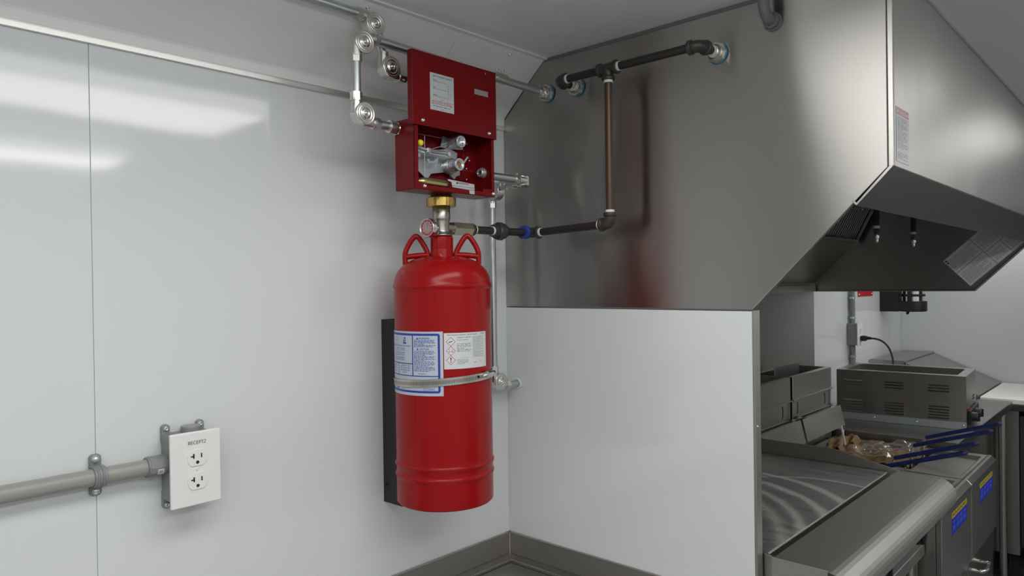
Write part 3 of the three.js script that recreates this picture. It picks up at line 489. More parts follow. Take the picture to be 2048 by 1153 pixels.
{
  const c = thing('conduit_run', 'zinc conduit along the ceiling edge dropping behind red box cover', 'conduit');
  const [a1, a2] = pulleyCorner(c, V(-0.512, 2.117, 0.1275), NX, NY, PZ);
  const [b1, b2] = pulleyCorner(c, V(-0.474, 2.0405, 0.1275), Y, PX, PZ);
  const start = V(-3.2, a1.y, 0.1275);
  emt(c, start, a1); connector(c, a1, NX, V(0, -0.9, 0.4));
  emt(c, a2.clone().lerp(b1, 0.1), V(b1.x, b1.y - 0.004, b1.z)); 
  connector(c, b2, PX, V(0, -0.6, 0.8));
  part('tube', tube([b2, V(-0.40, b2.y, 0.133), V(-0.365, b2.y - 0.004, 0.15), V(-0.352, b2.y - 0.03, 0.165), V(-0.35, 1.96, 0.17), V(-0.35, 1.9305, 0.17)], 0.0088, 50, 16), M.emt, c);
  base(c);
}
{
  const c = thing('conduit_run', 'zinc conduit from red box right side down the wall corner', 'conduit');
  const [a1, a2] = pulleyCorner(c, V(-0.1005, 1.845, 0.147), NX, NZ, NY);
  const [b1, b2] = pulleyCorner(c, V(-0.087, 1.8305, 0.0495), PZ, NY, NX);
  emt(c, V(-0.2465, 1.845, a1.z), a1); connector(c, a1, NX, V(0, 0.9, 0.3));
  emt(c, V(-0.087, 1.844, a2.z), V(-0.087, 1.844, b1.z)); connector(c, V(-0.087, 1.844, a2.z), NZ, null); connector(c, V(-0.087, 1.844, b1.z), PZ, null);
  const [d1, d2] = pulleyCorner(c, V(-0.0725, 1.3585, 0.036), Y, PX, PZ);
  emt(c, V(-0.087, b2.y, 0.036), V(-0.087, d1.y, 0.036)); connector(c, V(-0.087, b2.y, 0.036), NY, null); connector(c, V(-0.087, d1.y, 0.036), Y, null);
  emt(c, V(d2.x, 1.345, 0.036), V(0.035, 1.345, 0.036)); connector(c, V(d2.x, 1.345, 0.036), PX, null);
  part('sealant', new THREE.TorusGeometry(0.0112, 0.003, 8, 28).rotateY(Math.PI / 2).translate(-0.001, 1.345, 0.036), M.wallPlain, c);
  base(c);
}
// ---------------------------------------------------------------- black iron discharge piping
const PR = 0.0088;
function elbowFitting(c, d1, d2, r = 0.0122) {
  const a = c.clone().addScaledVector(d1, 0.021), b = c.clone().addScaledVector(d2, 0.021);
  const curve = new THREE.QuadraticBezierCurve3(a, c.clone().addScaledVector(d1, -0.002).addScaledVector(d2, -0.002), b);
  const bell = (p, d) => turned([[0.0001, -0.005], [r + 0.0006, -0.005], [r + 0.0026, -0.003], [r + 0.0028, 0.003], [r + 0.0016, 0.0045], [0.0001, 0.0045]], p, d, 24);
  return [new THREE.TubeGeometry(curve, 20, r, 20), bell(a, d1), bell(b, d2)];
}
function tapeRing(parent, p, d) { part('thread_tape', rod(p, p.clone().addScaledVector(d, 0.0055), PR + 0.0012, 20), M.tape, parent); }
{
  const p = thing('discharge_piping', 'black iron pipe run from tank valve up the hood side to two inlets', 'piping');
  const x = -0.075, y0 = 1.7235, yT = 2.068, z0 = 0.157, zv = 0.383;
  part('bushing', hex(V(TX + 0.083, 1.722, TZ), V(TX + 0.093, 1.722, TZ), 0.0135, 8), M.iron, p);
  tapeRing(p, V(TX + 0.093, 1.722, TZ), PX);
  part('pipe', rod(V(TX + 0.088, 1.722, z0), V(-0.205, 1.7222, z0), PR, 22), M.pipe, p);
  tapeRing(p, V(-0.2135, 1.7222, z0), PX);
  part('union', [hex(V(-0.209, 1.7224, z0), V(-0.199, 1.7224, z0), 0.0150, 8), turned([[0.0001, 0], [0.0150, 0], [0.0205, 0.004], [0.0205, 0.020], [0.016, 0.026], [0.0135, 0.034], [0.0001, 0.034]], V(-0.199, 1.7224, z0), PX, 8)], M.iron, p);
  part('pipe', rod(V(-0.167, 1.7225, z0), V(x - 0.02, 1.7233, z0), PR, 22), M.pipe, p);
  const e0 = part('elbow', elbowFitting(V(x, y0, z0), NX, PZ), M.iron, p);
  part('blue_mark', rod(V(x - 0.0335, y0, z0), V(x - 0.0215, y0, z0), 0.0154, 24), M.bluePaint, e0, 'bright blue paint mark');
  part('pipe', rod(V(x, y0, z0 + 0.02), V(x, y0 + 0.006, zv - 0.02), PR, 22), M.pipe, p);
  tapeRing(p, V(x, y0, z0 + 0.0255), PZ); tapeRing(p, V(x, y0 + 0.006, zv - 0.0255), NZ);
  part('elbow', elbowFitting(V(x, y0 + 0.006, zv), NZ, Y), M.iron, p);
  tapeRing(p, V(x, y0 + 0.0315, zv), Y);
  part('pipe', rod(V(x, y0 + 0.026, zv), V(x, yT - 0.02, zv), PR, 22), M.pipeRust, p, 'brownish weathered upright pipe');
  tapeRing(p, V(x, yT - 0.031, zv), Y);
  const bell = (c, d) => turned([[0.0001, -0.005], [0.0128, -0.005], [0.0148, -0.003], [0.0150, 0.003], [0.0138, 0.0045], [0.0001, 0.0045]], c, d, 24);
  part('tee', [rod(V(x, yT, zv - 0.022), V(x, yT, zv + 0.022), 0.0122, 22), rod(V(x, yT, zv), V(x, yT - 0.022, zv), 0.0122, 22), bell(V(x, yT, zv - 0.021), NZ), bell(V(x, yT, zv + 0.021), PZ), bell(V(x, yT - 0.021, zv), NY)], M.iron, p);
  tapeRing(p, V(x, yT, zv + 0.0255), PZ);
  const za = 0.243, zb = 0.603;
  part('pipe', rod(V(x, yT, za + 0.02), V(x, yT, zv - 0.02), PR, 22), M.pipe, p);
  part('pipe', rod(V(x, yT, zv + 0.02), V(x, yT, zb - 0.02), PR, 22), M.pipe, p);
  tapeRing(p, V(x, yT, za + 0.0255), PZ);
  part('elbow', elbowFitting(V(x, yT, za), PZ, PX), M.iron, p); part('elbow', elbowFitting(V(x, yT, zb), NZ, PX), M.iron, p);
  for (const z of [za, zb]) part('nipple', rod(V(x + 0.02, yT, z), V(-0.001, yT, z), PR, 20), M.pipe, p);
  base(p);
}
[[2.070, 0.151, 'steel sealed inlet with blue gasket at the zinc conduit end'], [2.068, 0.243, 'steel sealed inlet with blue gasket behind the near pipe elbow'], [2.068, 0.603, 'steel sealed inlet with blue gasket behind the far pipe elbow']].forEach(([y, z, l], i) => {
  const s = thing('sealed_inlet', l, 'pipe fitting');
  part('gasket', turned([[0.0005, -0.0005], [0.0215, -0.0005], [0.0215, -0.0045], [0.0005, -0.0045]].map(([a, b]) => [a, -b]), V(0.0004, y, z), NX, 32), M.blueSeal, s, 'blue gasket ring');
  part('lock_nut', hex(V(-0.0115, y, z), V(-0.0045, y, z), 0.0215, 8), M.castZinc, s);
  part('body', turned([[0.0001, 0], [0.0155, 0], [0.0155, 0.007], [0.0125, 0.010], [0.0125, 0.014], [0.0001, 0.014]], V(-0.0115, y, z), NX, 28), i ? M.castZinc : M.chrome, s);
  if (i) part('thread_tape', rod(V(-0.0315, y, z), V(-0.0255, y, z), 0.0108, 22), M.tape, s);
  base(s);
});
{ // grey flexible conduit curving from the ceiling into the hood side
  const c = thing('flexible_conduit', 'grey flexible conduit curving from ceiling into hood side', 'conduit');
  part('hose', tube([V(-0.036, CEIL + 0.002, 0.716), V(-0.037, 2.132, 0.716), V(-0.034, 2.116, 0.717), V(-0.024, 2.1055, 0.718), V(-0.010, 2.1030, 0.719)], 0.0108, 40, 20), M.greyCable, c);
  part('fitting', [hex(V(-0.014, 2.103, 0.719), V(-0.004, 2.103, 0.719), 0.0155, 8), rod(V(-0.005, 2.103, 0.719), V(0.0, 2.103, 0.719), 0.018, 28)], M.greyCable, c);
  base(c);
}

// ---------------------------------------------------------------- outlet on the left
const recept = (parent, cx, cy, z, mat) => {
  const s = 0.0172, pts = []; for (let k = 0; k < 40; k++) { const t = 2 * Math.PI * k / 40; pts.push([cx + s * Math.cos(t), cy + Math.max(-0.0142, Math.min(0.0142, s * Math.sin(t)))]); }
  const f = part('receptacle', platXY(pts, z, z + 0.0022, [], 0.0006), mat, parent);
  const zz = z + 0.0020;
  part('slot', [box(cx - 0.0078, cy - 0.001, zz, cx - 0.0054, cy + 0.0075, zz + 0.0005, 0), box(cx - 0.0115, cy + 0.0018, zz, cx - 0.0054, cy + 0.0040, zz + 0.0005, 0)], M.slot, f);
  part('slot', box(cx + 0.0056, cy - 0.0005, zz, cx + 0.0078, cy + 0.0068, zz + 0.0005, 0), M.slot, f);
  part('slot', platXY(ringPts(cx - 0.0002, cy - 0.0078, 0.0028, 14), zz, zz + 0.0005), M.slot, f);
  return f;
};
{
  const o = thing('outlet_box', 'grey surface outlet box with white plate marked RECEPT2', 'outlet');
  const x0 = -0.8795, x1 = -0.807, y0 = 1.2385, y1 = 1.353, zf = 0.0485;
  part('housing', [box(x0, y0, 0.0005, x1, y1, zf, 0.004)], M.pvcBox, o);
  part('lug', [platXY(rrect(x0 - 0.0005, y1 - 0.02, x0 + 0.0135, y1 + 0.0155, 0.0065), 0.0005, 0.008, [], 0.001)], M.pvcBox, o);
  part('lug', [platXY(rrect(x1 - 0.013, y1 - 0.02, x1 + 0.0005, y1 + 0.0155, 0.0065), 0.0005, 0.008, [], 0.001)], M.pvcBox, o);
  part('lug', [platXY(rrect(x0 - 0.0005, y0 - 0.0155, x0 + 0.0135, y0 + 0.02, 0.0065), 0.0005, 0.008, [], 0.001)], M.pvcBox, o);
  for (const [x, y] of [[x0 + 0.0065, y1 + 0.0085], [x1 - 0.0065, y1 + 0.0085], [x0 + 0.0065, y0 - 0.0085]]) part('screw', screwHead(V(x, y, 0.0088), PZ, 0.0046), M.zinc, o);
  part('hub', rod(V((x0 + x1) / 2 + 0.006, y1 - 0.004, 0.024), V((x0 + x1) / 2 + 0.006, y1 + 0.0085, 0.024), 0.0165, 36), M.pvcBox, o);
  part('hub_plug', rod(V((x0 + x1) / 2 + 0.006, y1 + 0.0085, 0.024), V((x0 + x1) / 2 + 0.006, y1 + 0.0105, 0.024), 0.0158, 36), M.pvc, o);
  const px0 = -0.8855, px1 = -0.7985, py0 = 1.231, py1 = 1.3575, cx = -0.8405;
  part('cover_plate', box(px0, py0, zf, px1, py1, zf + 0.0065, 0.0028), M.plateWhite, o);
  for (const cy of [1.3128, 1.2728]) recept(o, cx, cy, zf + 0.0060, M.plateWhite);
  part('screw', screwHead(V(cx, 1.2928, zf + 0.0066), PZ, 0.0028), M.plateWhite, o);
  const txt = std({ map: printTex(384, 64, (x, w, h) => { x.clearRect(0, 0, w, h); textAt(x, 'RECEPT2', w / 2, h / 2 + 2, 60, '#2c2e30'); }), transparent: true, roughness: 0.5 });
  part('lettering', panelUV(V(cx - 0.0262, 1.3348, zf + 0.0070), V(0.0524, 0, 0), V(0, 0.0087, 0)), txt, o, 'black printed word RECEPT2', true);
  base(o);
}
{
  const c = thing('wall_conduit', 'grey plastic conduit running horizontally into the outlet box', 'conduit');
  const y = 1.3035, z = 0.0205;
  part('tube', rod(V(X0 + 0.02, y, z), V(-0.893, y, z), 0.0135, 32), M.pvc, c);
  part('adapter', [rod(V(-0.9115, y, z), V(-0.8797, y, z), 0.0168, 32), hex(V(-0.9085, y, z), V(-0.884, y, z), 0.0178, 12)], M.pvcBox, c);
  const code = printed(96, 96, (x, w) => { x.fillStyle = '#cfd0cb'; x.fillRect(0, 0, w, w); x.fillStyle = '#3a3a38'; for (let k = 0; k < 9; k++) x.fillRect(22 + k * 6, 26, k % 3 ? 2 : 4, 44); });
  const lg = new THREE.CylinderGeometry(0.0181, 0.0181, 0.0105, 10, 1, true, -0.12, 0.6).rotateZ(-Math.PI / 2).rotateX(Math.PI * 0.0); 
  const g2 = new THREE.PlaneGeometry(0.0105, 0.0105, 6, 6); { const p = g2.attributes.position; for (let i = 0; i < p.count; i++) { const a = p.getY(i) / 0.0181 - 0.42; p.setXYZ(i, p.getX(i) - 0.8935, y + 0.0183 * Math.sin(a), z + 0.0183 * Math.cos(a)); } g2.computeVertexNormals(); }
  part('sticker', g2, code, c, 'small white sticker', true);
  base(c);
}
{
  const s = thing('conduit_strap', 'grey two-hole strap holding the horizontal plastic conduit at panel seam', 'strap');
  const x = -0.9835, y = 1.3035, z = 0.0205;
  const arc = []; for (let k = 0; k <= 24; k++) { const t = -Math.PI / 2 + Math.PI * k / 24; arc.push([z + 0.0165 * Math.cos(t), y + 0.0165 * Math.sin(t)]); }
  const inn = []; for (let k = 24; k >= 0; k--) { const t = -Math.PI / 2 + Math.PI * k / 24; inn.push([z + 0.0137 * Math.cos(t), y + 0.0137 * Math.sin(t)]); }
  part('saddle', [platZY([[0.0005, y - 0.0165], ...arc, [0.0005, y + 0.0165], [0.0005, y + 0.0137], ...inn, [0.0005, y - 0.0137]], x - 0.009, x + 0.009, [], 0.0006), ...[-0.005, 0.002].map(d => new THREE.TorusGeometry(0.0166, 0.0016, 8, 24, Math.PI).rotateZ(-Math.PI / 2).rotateY(-Math.PI / 2).translate(x + d + 0.001, y, z))], M.pvcBox, s);
  for (const k of [1, -1]) { part('tab', platXY(rrect(x - 0.009, y + k * 0.024 - 0.0095, x + 0.009, y + k * 0.024 + 0.0095, 0.006), 0.0005, 0.006, [], 0.001), M.pvcBox, s); part('screw', turned([[0.0001, 0.0055], [0.003, 0.0052], [0.0056, 0.003], [0.0064, 0], [0.0064, -0.0008]], V(x, y + k * 0.0255, 0.0065), PZ, 22), M.zinc, s); }
  base(s);
}
{ // little wall screw beside the vertical conduit
  const s = thing('wall_screw', 'small screw in the white wall beside the upright zinc conduit', 'screw');
  part('head', screwHead(V(-0.049, 1.7815, 0.0006), PZ, 0.0048), M.chrome, s); base(s);
}
// ---------------------------------------------------------------- near counter
{
  const c = thing('worktop', 'stainless steel corner counter with low backsplash under the red tank', 'counter');
  part('top', [box(-2.4, 0.868, 0.038, -0.038, 0.8925, 0.74, 0.002)], M.counter, c);
  part('rim', [box(-2.4, 0.868, 0.001, -0.001, 0.9, 0.036, 0.0012), box(-0.036, 0.868, 0.036, -0.001, 0.9, 0.74, 0.0012)], M.counter, c);
  const bs = part('backsplash', [box(-2.4, 0.9, 0.001, -0.001, 0.9555, 0.0062, 0.001), box(-2.4, 0.953, 0.001, -0.001, 0.9565, 0.0085, 0.001)], M.counter, c);
  part('side_splash', [box(-0.0062, 0.9, 0.001, -0.001, 0.9555, 0.74, 0.001), box(-0.0085, 0.953, 0.001, -0.001, 0.9565, 0.74, 0.001)], M.counter, c);
  part('weld', rod(V(-0.0064, 0.9, 0.0064), V(-0.0064, 0.9555, 0.0064), 0.0016, 8), M.steelBright, c);
  part('leg', [rod(V(-0.08, 0, 0.68), V(-0.08, 0.868, 0.68), 0.02), rod(V(-2.3, 0, 0.68), V(-2.3, 0.868, 0.68), 0.02), rod(V(-0.08, 0, 0.08), V(-0.08, 0.868, 0.08), 0.02), rod(V(-2.3, 0, 0.08), V(-2.3, 0.868, 0.08), 0.02)], M.steel, c);
  base(c);
}
// ---------------------------------------------------------------- cooking line
{ // sheet steel lining the wall under the hood
  const s = thing('wall_lining', 'brushed steel sheet lining the wall below the hood', 'wall panel');
  part('sheet', box(0.03, 0.3, 0.0006, 2.166, 1.543, 0.0036, 0.0008), M.steelDark, s); base(s);
}
{
  const g = thing('griddle', 'flat-top steel griddle with rounded front tray and scratched plate', 'griddle');
  const x0 = 0.036, x1 = 0.905;
  // hand-ground sweeps: bands of rough scratches on the smoother plate (roughness and relief, the metal itself one colour)
  const sa = noiseGrid(9, 9), sb = noiseGrid(40, 8), sc2 = noiseGrid(160, 14), se = noiseGrid(300, 300), sf = noiseGrid(500, 500);
  const bands = (X, Z, u, v) => { let k = 0; for (const [cx, cz, r, w, q, side] of [[0.275, 0.37, 0.384, 0.011, 1, 0.10], [0.16, 0.301, 0.431, 0.012, 1, 0.02], [0.054, 0.194, 0.510, 0.013, 0.7, -0.05], [0.455, 0.60, 0.248, 0.007, 0.7, 0.15], [-0.06, 0.10, 0.60, 0.016, 0.45, -0.1]]) { const d = Math.hypot(X - cx, Z - cz) - r + 0.007 * (sa(u * 3, v * 3) - 0.5); if (X - cx > side * 0.5 && Z > 0.3) k += q * Math.exp(-(d * d) / (w * w)); } return Math.min(1, k); };
  const grid = f => { const t = dataTex(1024, 1024, (i, j) => { const u = i / 1024, v = j / 1024; return clamp8(255 * Math.min(1, f(u * 0.9, v * 0.9, u, v))); }); t.repeat.set(1 / 0.9, 1 / 0.9); return t; };
  const roughT = grid((X, Z, u, v) => 0.40 + 0.10 * sb(u, v) + 0.10 * sc2(u + 0.1 * sa(u, v), v) + 0.45 * bands(X, Z, u, v));
  const reliefT = grid((X, Z, u, v) => 0.5 + 0.10 * (sc2(u + 0.1 * sa(u, v), v) - 0.5) + (0.9 * bands(X, Z, u, v)) * (0.5 * se(u, v) + 0.5 * sf(u, v) - 0.5));
  const plateM = std({ color: rgb(0.56, 0.555, 0.54), metalness: 1, roughness: 1, roughnessMap: roughT, bumpMap: reliefT, bumpScale: 0.0032 });
  part('plate', box(x0 + 0.004, 1.012, 0.085, x1 - 0.004, 1.0385, 0.668, 0.0012), plateM, g);
  const splash = [[0.06, 0.985], [0.06, 1.084], [0.51, 1.0835], [0.70, 1.046], [0.70, 0.985]];
  for (const [a, b] of [[x1, x1 + 0.005], [x0 - 0.005, x0]]) part('side_splash', platZY(splash, a, b, [], 0.0008), M.steel, g);
  part('back_splash', box(x0 - 0.005, 0.985, 0.06, x1 + 0.005, 1.12, 0.066, 0.001), M.steel, g);
  part('grease_trough', [box(x0, 1.0, 0.669, x1, 1.004, 0.692, 0), box(x0, 1.0, 0.668, x1, 1.036, 0.6695, 0)], M.hoodInner, g);
  const tray = [[0.692, 1.002], [0.692, 1.0445]]; const R0 = 0.046; tray.push([0.79, 1.0445]); for (let k = 1; k <= 14; k++) { const t = Math.PI / 2 - k / 14 * Math.PI * 0.86; tray.push([0.796 + R0 * Math.cos(t), 1.0445 - R0 + R0 * Math.sin(t)]); }
  const inn = tray.slice(2).map(([z, y]) => [z - (z - 0.796) * 0.06 - 0.0008, y - 0.002]).reverse(); inn.push([0.694, 1.0425], [0.694, 1.002]);
  part('front_tray', platZY([...tray, ...inn], x0 - 0.004, x1), M.trayM, g);
  part('tray_end', [platZY([[0.69, 1.0], [0.69, 1.0475], [0.80, 1.0475], [0.80, 1.0]], x0 - 0.0075, x0 - 0.0042, [], 0.0006)], M.steelBright, g);
  part('body', [box(x0, 0.85, 0.08, x1, 1.011, 0.664, 0.002)], M.steelDark, g);
  part('control_panel', [box(x0, 0.852, 0.664, x1, 0.998, 0.762, 0.002)], M.steelDark, g);
  for (const x of [0.18, 0.45, 0.74]) { const k = part('knob', turned([[0.0001, 0.03], [0.017, 0.03], [0.02, 0.026], [0.022, 0.006], [0.026, 0]], V(x, 0.918, 0.762), PZ, 24), M.black, g); part('pointer', box(x - 0.006, 0.90, 0.785, x + 0.006, 0.936, 0.80, 0.003), M.blackGloss, k); }
  base(g);
  const s = thing('equipment_stand', 'steel stand under the griddle', 'stand');
  part('shelf', box(0.03, 0.815, 0.08, 0.912, 0.849, 0.76, 0.003), M.steelDark, s);
  part('shelf', box(0.05, 0.25, 0.10, 0.9, 0.275, 0.74, 0.003), M.steelDark, s);
  for (const [x, z] of [[0.065, 0.11], [0.88, 0.11], [0.065, 0.73], [0.88, 0.73]]) part('leg', rod(V(x, 0, z), V(x, 0.815, z), 0.018, 18), M.steel, s);
  base(s);
}
const basketSpots = [];
function fryer(xa, xb, label, stickerLabel) {
  const f = thing('deep_fryer', label, 'fryer');
  const za = 0.05, zf = 0.79;
  part('cabinet', box(xa + 0.004, 0.10, za, xb - 0.004, 0.688, zf - 0.012, 0.003), M.steelDark, f);
  for (const [x, z] of [[xa + 0.05, 0.1], [xb - 0.05, 0.1], [xa + 0.05, 0.72], [xb - 0.05, 0.72]]) part('leg', rod(V(x, 0, z), V(x, 0.10, z), 0.018, 16), M.black, f);
  const d = part('door', box(xa + 0.004, 0.12, zf - 0.012, xb - 0.004, 0.690, zf, 0.002), M.steelBright, f);
  part('handle', tube([V(xa + 0.062, 0.690 - 0.05, zf), V(xa + 0.062, 0.690 - 0.048, zf + 0.03), V(xa + 0.085, 0.690 - 0.048, zf + 0.036), V(xa + 0.14, 0.690 - 0.048, zf + 0.036), V(xa + 0.163, 0.690 - 0.048, zf + 0.03), V(xa + 0.163, 0.690 - 0.05, zf)], 0.006, 30, 10), M.chrome, d);
  part('front_panel', box(xa + 0.002, 0.694, zf - 0.005, xb - 0.002, 0.925, zf + 0.012, 0.003), M.steelDark, f);
  for (const x of [xa + 0.001, xb - 0.004]) part('side_panel', box(x, 0.694, za, x + 0.003, 0.925, zf - 0.005, 0.001), M.hoodInner, f);
  // top frame round the well, front edge folded
  part('top_frame', [platXZ(rect(xa, 0.236, xb, 0.785), 0.932, 0.9495, [rect(xa + 0.036, 0.285, xb - 0.036, 0.762)], 0.003)], M.steel, f);
  part('front_edge', platZY([[0.775, 0.922], [0.775, 0.9495], [0.783, 0.9515], [0.790, 0.949], [0.8035, 0.935], [0.8035, 0.922]], xa, xb, [], 0.0015), M.steel, f);
  part('apron', box(xa + 0.03, 0.925, 0.605, xb - 0.03, 0.9365, 0.77, 0.001), M.steelDark, f);
  part('well', [box(xa + 0.03, 0.70, 0.28, xb - 0.03, 0.704, 0.61, 0), box(xa + 0.03, 0.70, 0.28, xa + 0.034, 0.935, 0.61, 0), box(xb - 0.034, 0.70, 0.28, xb - 0.03, 0.935, 0.61, 0), box(xa + 0.03, 0.70, 0.276, xb - 0.03, 0.935, 0.28, 0), box(xa + 0.03, 0.70, 0.606, xb - 0.03, 0.926, 0.61, 0)], M.steelDark, f);
  // flue riser, hollow, with hanger bracket in front
  const fx0 = xa + 0.006, fx1 = xb - 0.010, zt = 0.226;
  const fl = part('flue', [box(fx0, 0.93, 0.062, fx1, 1.236, 0.066, 0.001), box(fx0, 0.93, 0.062, fx0 + 0.004, 1.236, zt, 0.001), box(fx1 - 0.004, 0.93, 0.062, fx1, 1.236, zt, 0.001), box(fx0, 0.93, 0.205, fx1, 1.236, 0.209, 0.001), box(fx0, 1.226, 0.066, fx1, 1.236, 0.078, 0.001), box(fx0 + 0.004, 1.0, 0.07, fx1 - 0.004, 1.004, 0.205, 0)], M.steel, f);
  part('flue_front', [box(fx0, 1.150, 0.209, fx1, 1.2365, 0.228, 0.002), box(fx0 - 0.002, 1.1475, 0.209, fx1 + 0.008, 1.152, 0.234, 0.001)], M.steel, f);
  part('hanger_plate', box(fx0, 0.93, 0.209, fx1, 1.148, 0.222, 0.001), M.steel, f);
  for (const x of [fx0 + 0.06, fx1 - 0.06]) part('hanger_slot', platXY([[x - 0.006, 1.135], [x + 0.001, 1.137], [x + 0.005, 1.12], [x + 0.005, 1.105], [x - 0.002, 1.09], [x - 0.007, 1.091], [x - 0.001, 1.108], [x - 0.001, 1.12]], 0.2221, 0.2228), M.slot, f);
  const hz = [[0.2235, 1.083], [0.2585, 1.080], [0.2775, 1.000], [0.2745, 1.000], [0.256, 1.0765], [0.2235, 1.0795]];
  part('basket_hanger', [platZY([[0.256, 1.0765], [0.2585, 1.080], [0.2775, 0.998], [0.2745, 0.998]], fx0 + 0.012, fx1 + 0.014), ...[[0.2235, 0.2325], [0.250, 0.2585]].map(([a, b]) => box(fx0 + 0.012, 1.0785, a, fx1 + 0.014, 1.0815, b, 0.0004)), box(fx0 + 0.012, 1.0785, 0.2235, fx0 + 0.05, 1.0815, 0.2585, 0.0004), box(fx1 - 0.024, 1.0785, 0.2235, fx1 + 0.014, 1.0815, 0.2585, 0.0004)], M.steelBright, f);
  const film = printed(256, 192, (x, w, h) => {
    x.fillStyle = '#1f2fae'; x.fillRect(0, 0, w, h); x.fillStyle = '#b9a81c'; x.fillRect(0, 0, w, 52);
    x.fillStyle = '#4a4410'; for (let k = 0; k < 11; k++) x.fillRect(14 + k * 21, 12 + (k % 2) * 8, 13, 20);
    x.fillStyle = '#3f52d0'; for (let k = 0; k < 4; k++) { x.fillRect(18 + k * 60, 74, 42, 30); x.fillRect(18 + k * 60, 118, 42, 44); }
  }, { roughness: 0.4 });
  sticker('film_label', V(xa + (xb - xa) * 0.30, 0.845, zf + 0.0121), V((xb - xa) * 0.52, 0, 0), V(0, 0.066, 0), 0.0004, film, f, 'blue and yellow film label');
  base(f);
}
fryer(0.920, 1.312, 'stainless deep fryer right beside the griddle');
fryer(1.3165, 1.742, 'stainless deep fryer next to the counter, brown paper in its well');
{ // loose plate standing in the farther flue
  const b = thing('flue_baffle', 'dark steel plate standing upright in the fryer flue opening', 'plate');
  part('sheet', box(1.375, 1.0045, 0.135, 1.62, 1.262, 0.139, 0.001), M.steelDark, b); base(b);
}
function basket(xm, w, label) {
  const b = thing('fry_basket', label, 'basket', undefined);
  const x0 = xm - w / 2, x1 = xm + w / 2, z0 = 0.315, z1 = 0.592, y0 = 0.80, y1 = 0.944, r = 0.0012;
  const wires = [];
  for (let k = 0; k <= 10; k++) { const x = x0 + w * k / 10; wires.push(rod(V(x, y0, z0), V(x, y0, z1), r, 5), rod(V(x, y0, z1), V(x, y1, z1), r, 5), rod(V(x, y0, z0), V(x, y1, z0), r, 5)); }
  for (let k = 0; k <= 18; k++) { const z = z0 + (z1 - z0) * k / 18; wires.push(rod(V(x0, y0, z), V(x1, y0, z), r, 5), rod(V(x0, y0, z), V(x0, y1, z), r, 5), rod(V(x1, y0, z), V(x1, y1, z), r, 5)); }
  for (let k = 1; k <= 8; k++) { const y = y0 + (y1 - y0) * k / 9; wires.push(rod(V(x0, y, z0), V(x0, y, z1), r, 5), rod(V(x1, y, z0), V(x1, y, z1), r, 5), rod(V(x0, y, z1), V(x1, y, z1), r, 5), rod(V(x0, y, z0), V(x1, y, z0), r, 5)); }
  const m = part('wire_mesh', wires, M.wire, b); m.userData.kind = 'stuff';
  part('rim', [rod(V(x0, y1, z0), V(x1, y1, z0), 0.0035, 8), rod(V(x0, y1, z1), V(x1, y1, z1), 0.0035, 8), rod(V(x0, y1, z0), V(x0, y1, z1), 0.0035, 8), rod(V(x1, y1, z0), V(x1, y1, z1), 0.0035, 8)], M.wire, b);
  part('handle_wire', tube([V(xm, 0.90, z1 + 0.004), V(xm, 0.95, z1 + 0.006), V(xm, 1.0, z1 + 0.008), V(xm, 1.012, z1 + 0.016), V(xm, 1.018, z1 + 0.04)], 0.0042, 24, 8), M.wire, b);
  part('grip', [tube([V(xm, 1.0125, 0.606), V(xm, 1.052, 0.72), V(xm, 1.090, 0.832)], 0.0072, 20, 10), turned([[0.0072, 0], [0.006, 0.006], [0.002, 0.012], [0.0001, 0.0125]], V(xm, 1.090, 0.832), V(0, 0.34, 1), 12)], M.blueGrip, b, 'dark blue coated handle');
  base(b);
}
basket(1.605, 0.135, 'fry basket with blue handle nearest the counter, highest of the four');
basket(1.440, 0.135, 'second fry basket with blue handle, over the brown paper');
basket(1.205, 0.135, 'third fry basket with blue handle, on the far side of the near fryer');
basket(1.050, 0.135, 'fry basket with blue handle nearest the griddle, lowest of the four');
{ // crumpled brown paper, a clear bag and two white sticks lying in the farther fryer
  const p = thing('paper_sheet', 'crumpled brown packing paper in the fryer well', 'paper');
  const n1 = noiseGrid(5, 5), n2 = noiseGrid(11, 9);
  const sheet = (x0, x1, z0, z1, y, amp, nx, nz, off, edge) => { const g = new THREE.PlaneGeometry(1, 1, nx, nz); const q = g.attributes.position; for (let i = 0; i < q.count; i++) { const u = q.getX(i) + 0.5, v = q.getY(i) + 0.5; const e = Math.min(1, 6 * Math.min(u, 1 - u, v, 1 - v)); q.setXYZ(i, x0 + (x1 - x0) * u, y + amp * (n1(u + off, v) - 0.5) * 1.2 + amp * 0.7 * Math.abs(n2(u, v + off) - 0.5) - edge * (1 - e), z1 + (z0 - z1) * v); } g.computeVertexNormals(); return g; };
  const top = sheet(1.372, 1.690, 0.29, 0.598, 0.957, 0.028, 40, 40, 0.1, 0.004);
  part('sheet', [top, sheet(1.45, 1.69, 0.285, 0.36, 0.962, 0.035, 26, 12, 0.5, 0.012)], M.paper, p); base(p);
  const b = thing('plastic_bag', 'clear crinkled plastic bag lying on the brown paper', 'bag');
  part('film', sheet(1.40, 1.66, 0.40, 0.60, 0.972, 0.03, 30, 26, 0.7, 0.006), M.plastic, b); base(b);
  const s1 = thing('white_stick', 'longer white stick leaning up from the brown paper', 'stick'); part('shaft', box(-0.004, 0, -0.003, 0.004, 0.075, 0.003, 0.001).rotateX(-0.16).rotateZ(0.10).translate(1.535, 0.962, 0.345), M.stick, s1); base(s1);
  const s2 = thing('white_stick', 'shorter white stick leaning up from the brown paper', 'stick'); part('shaft', box(-0.004, 0, -0.003, 0.004, 0.058, 0.003, 0.001).rotateX(0.05).rotateZ(-0.10).translate(1.530, 0.962, 0.335), M.stick, s2); base(s2);
}
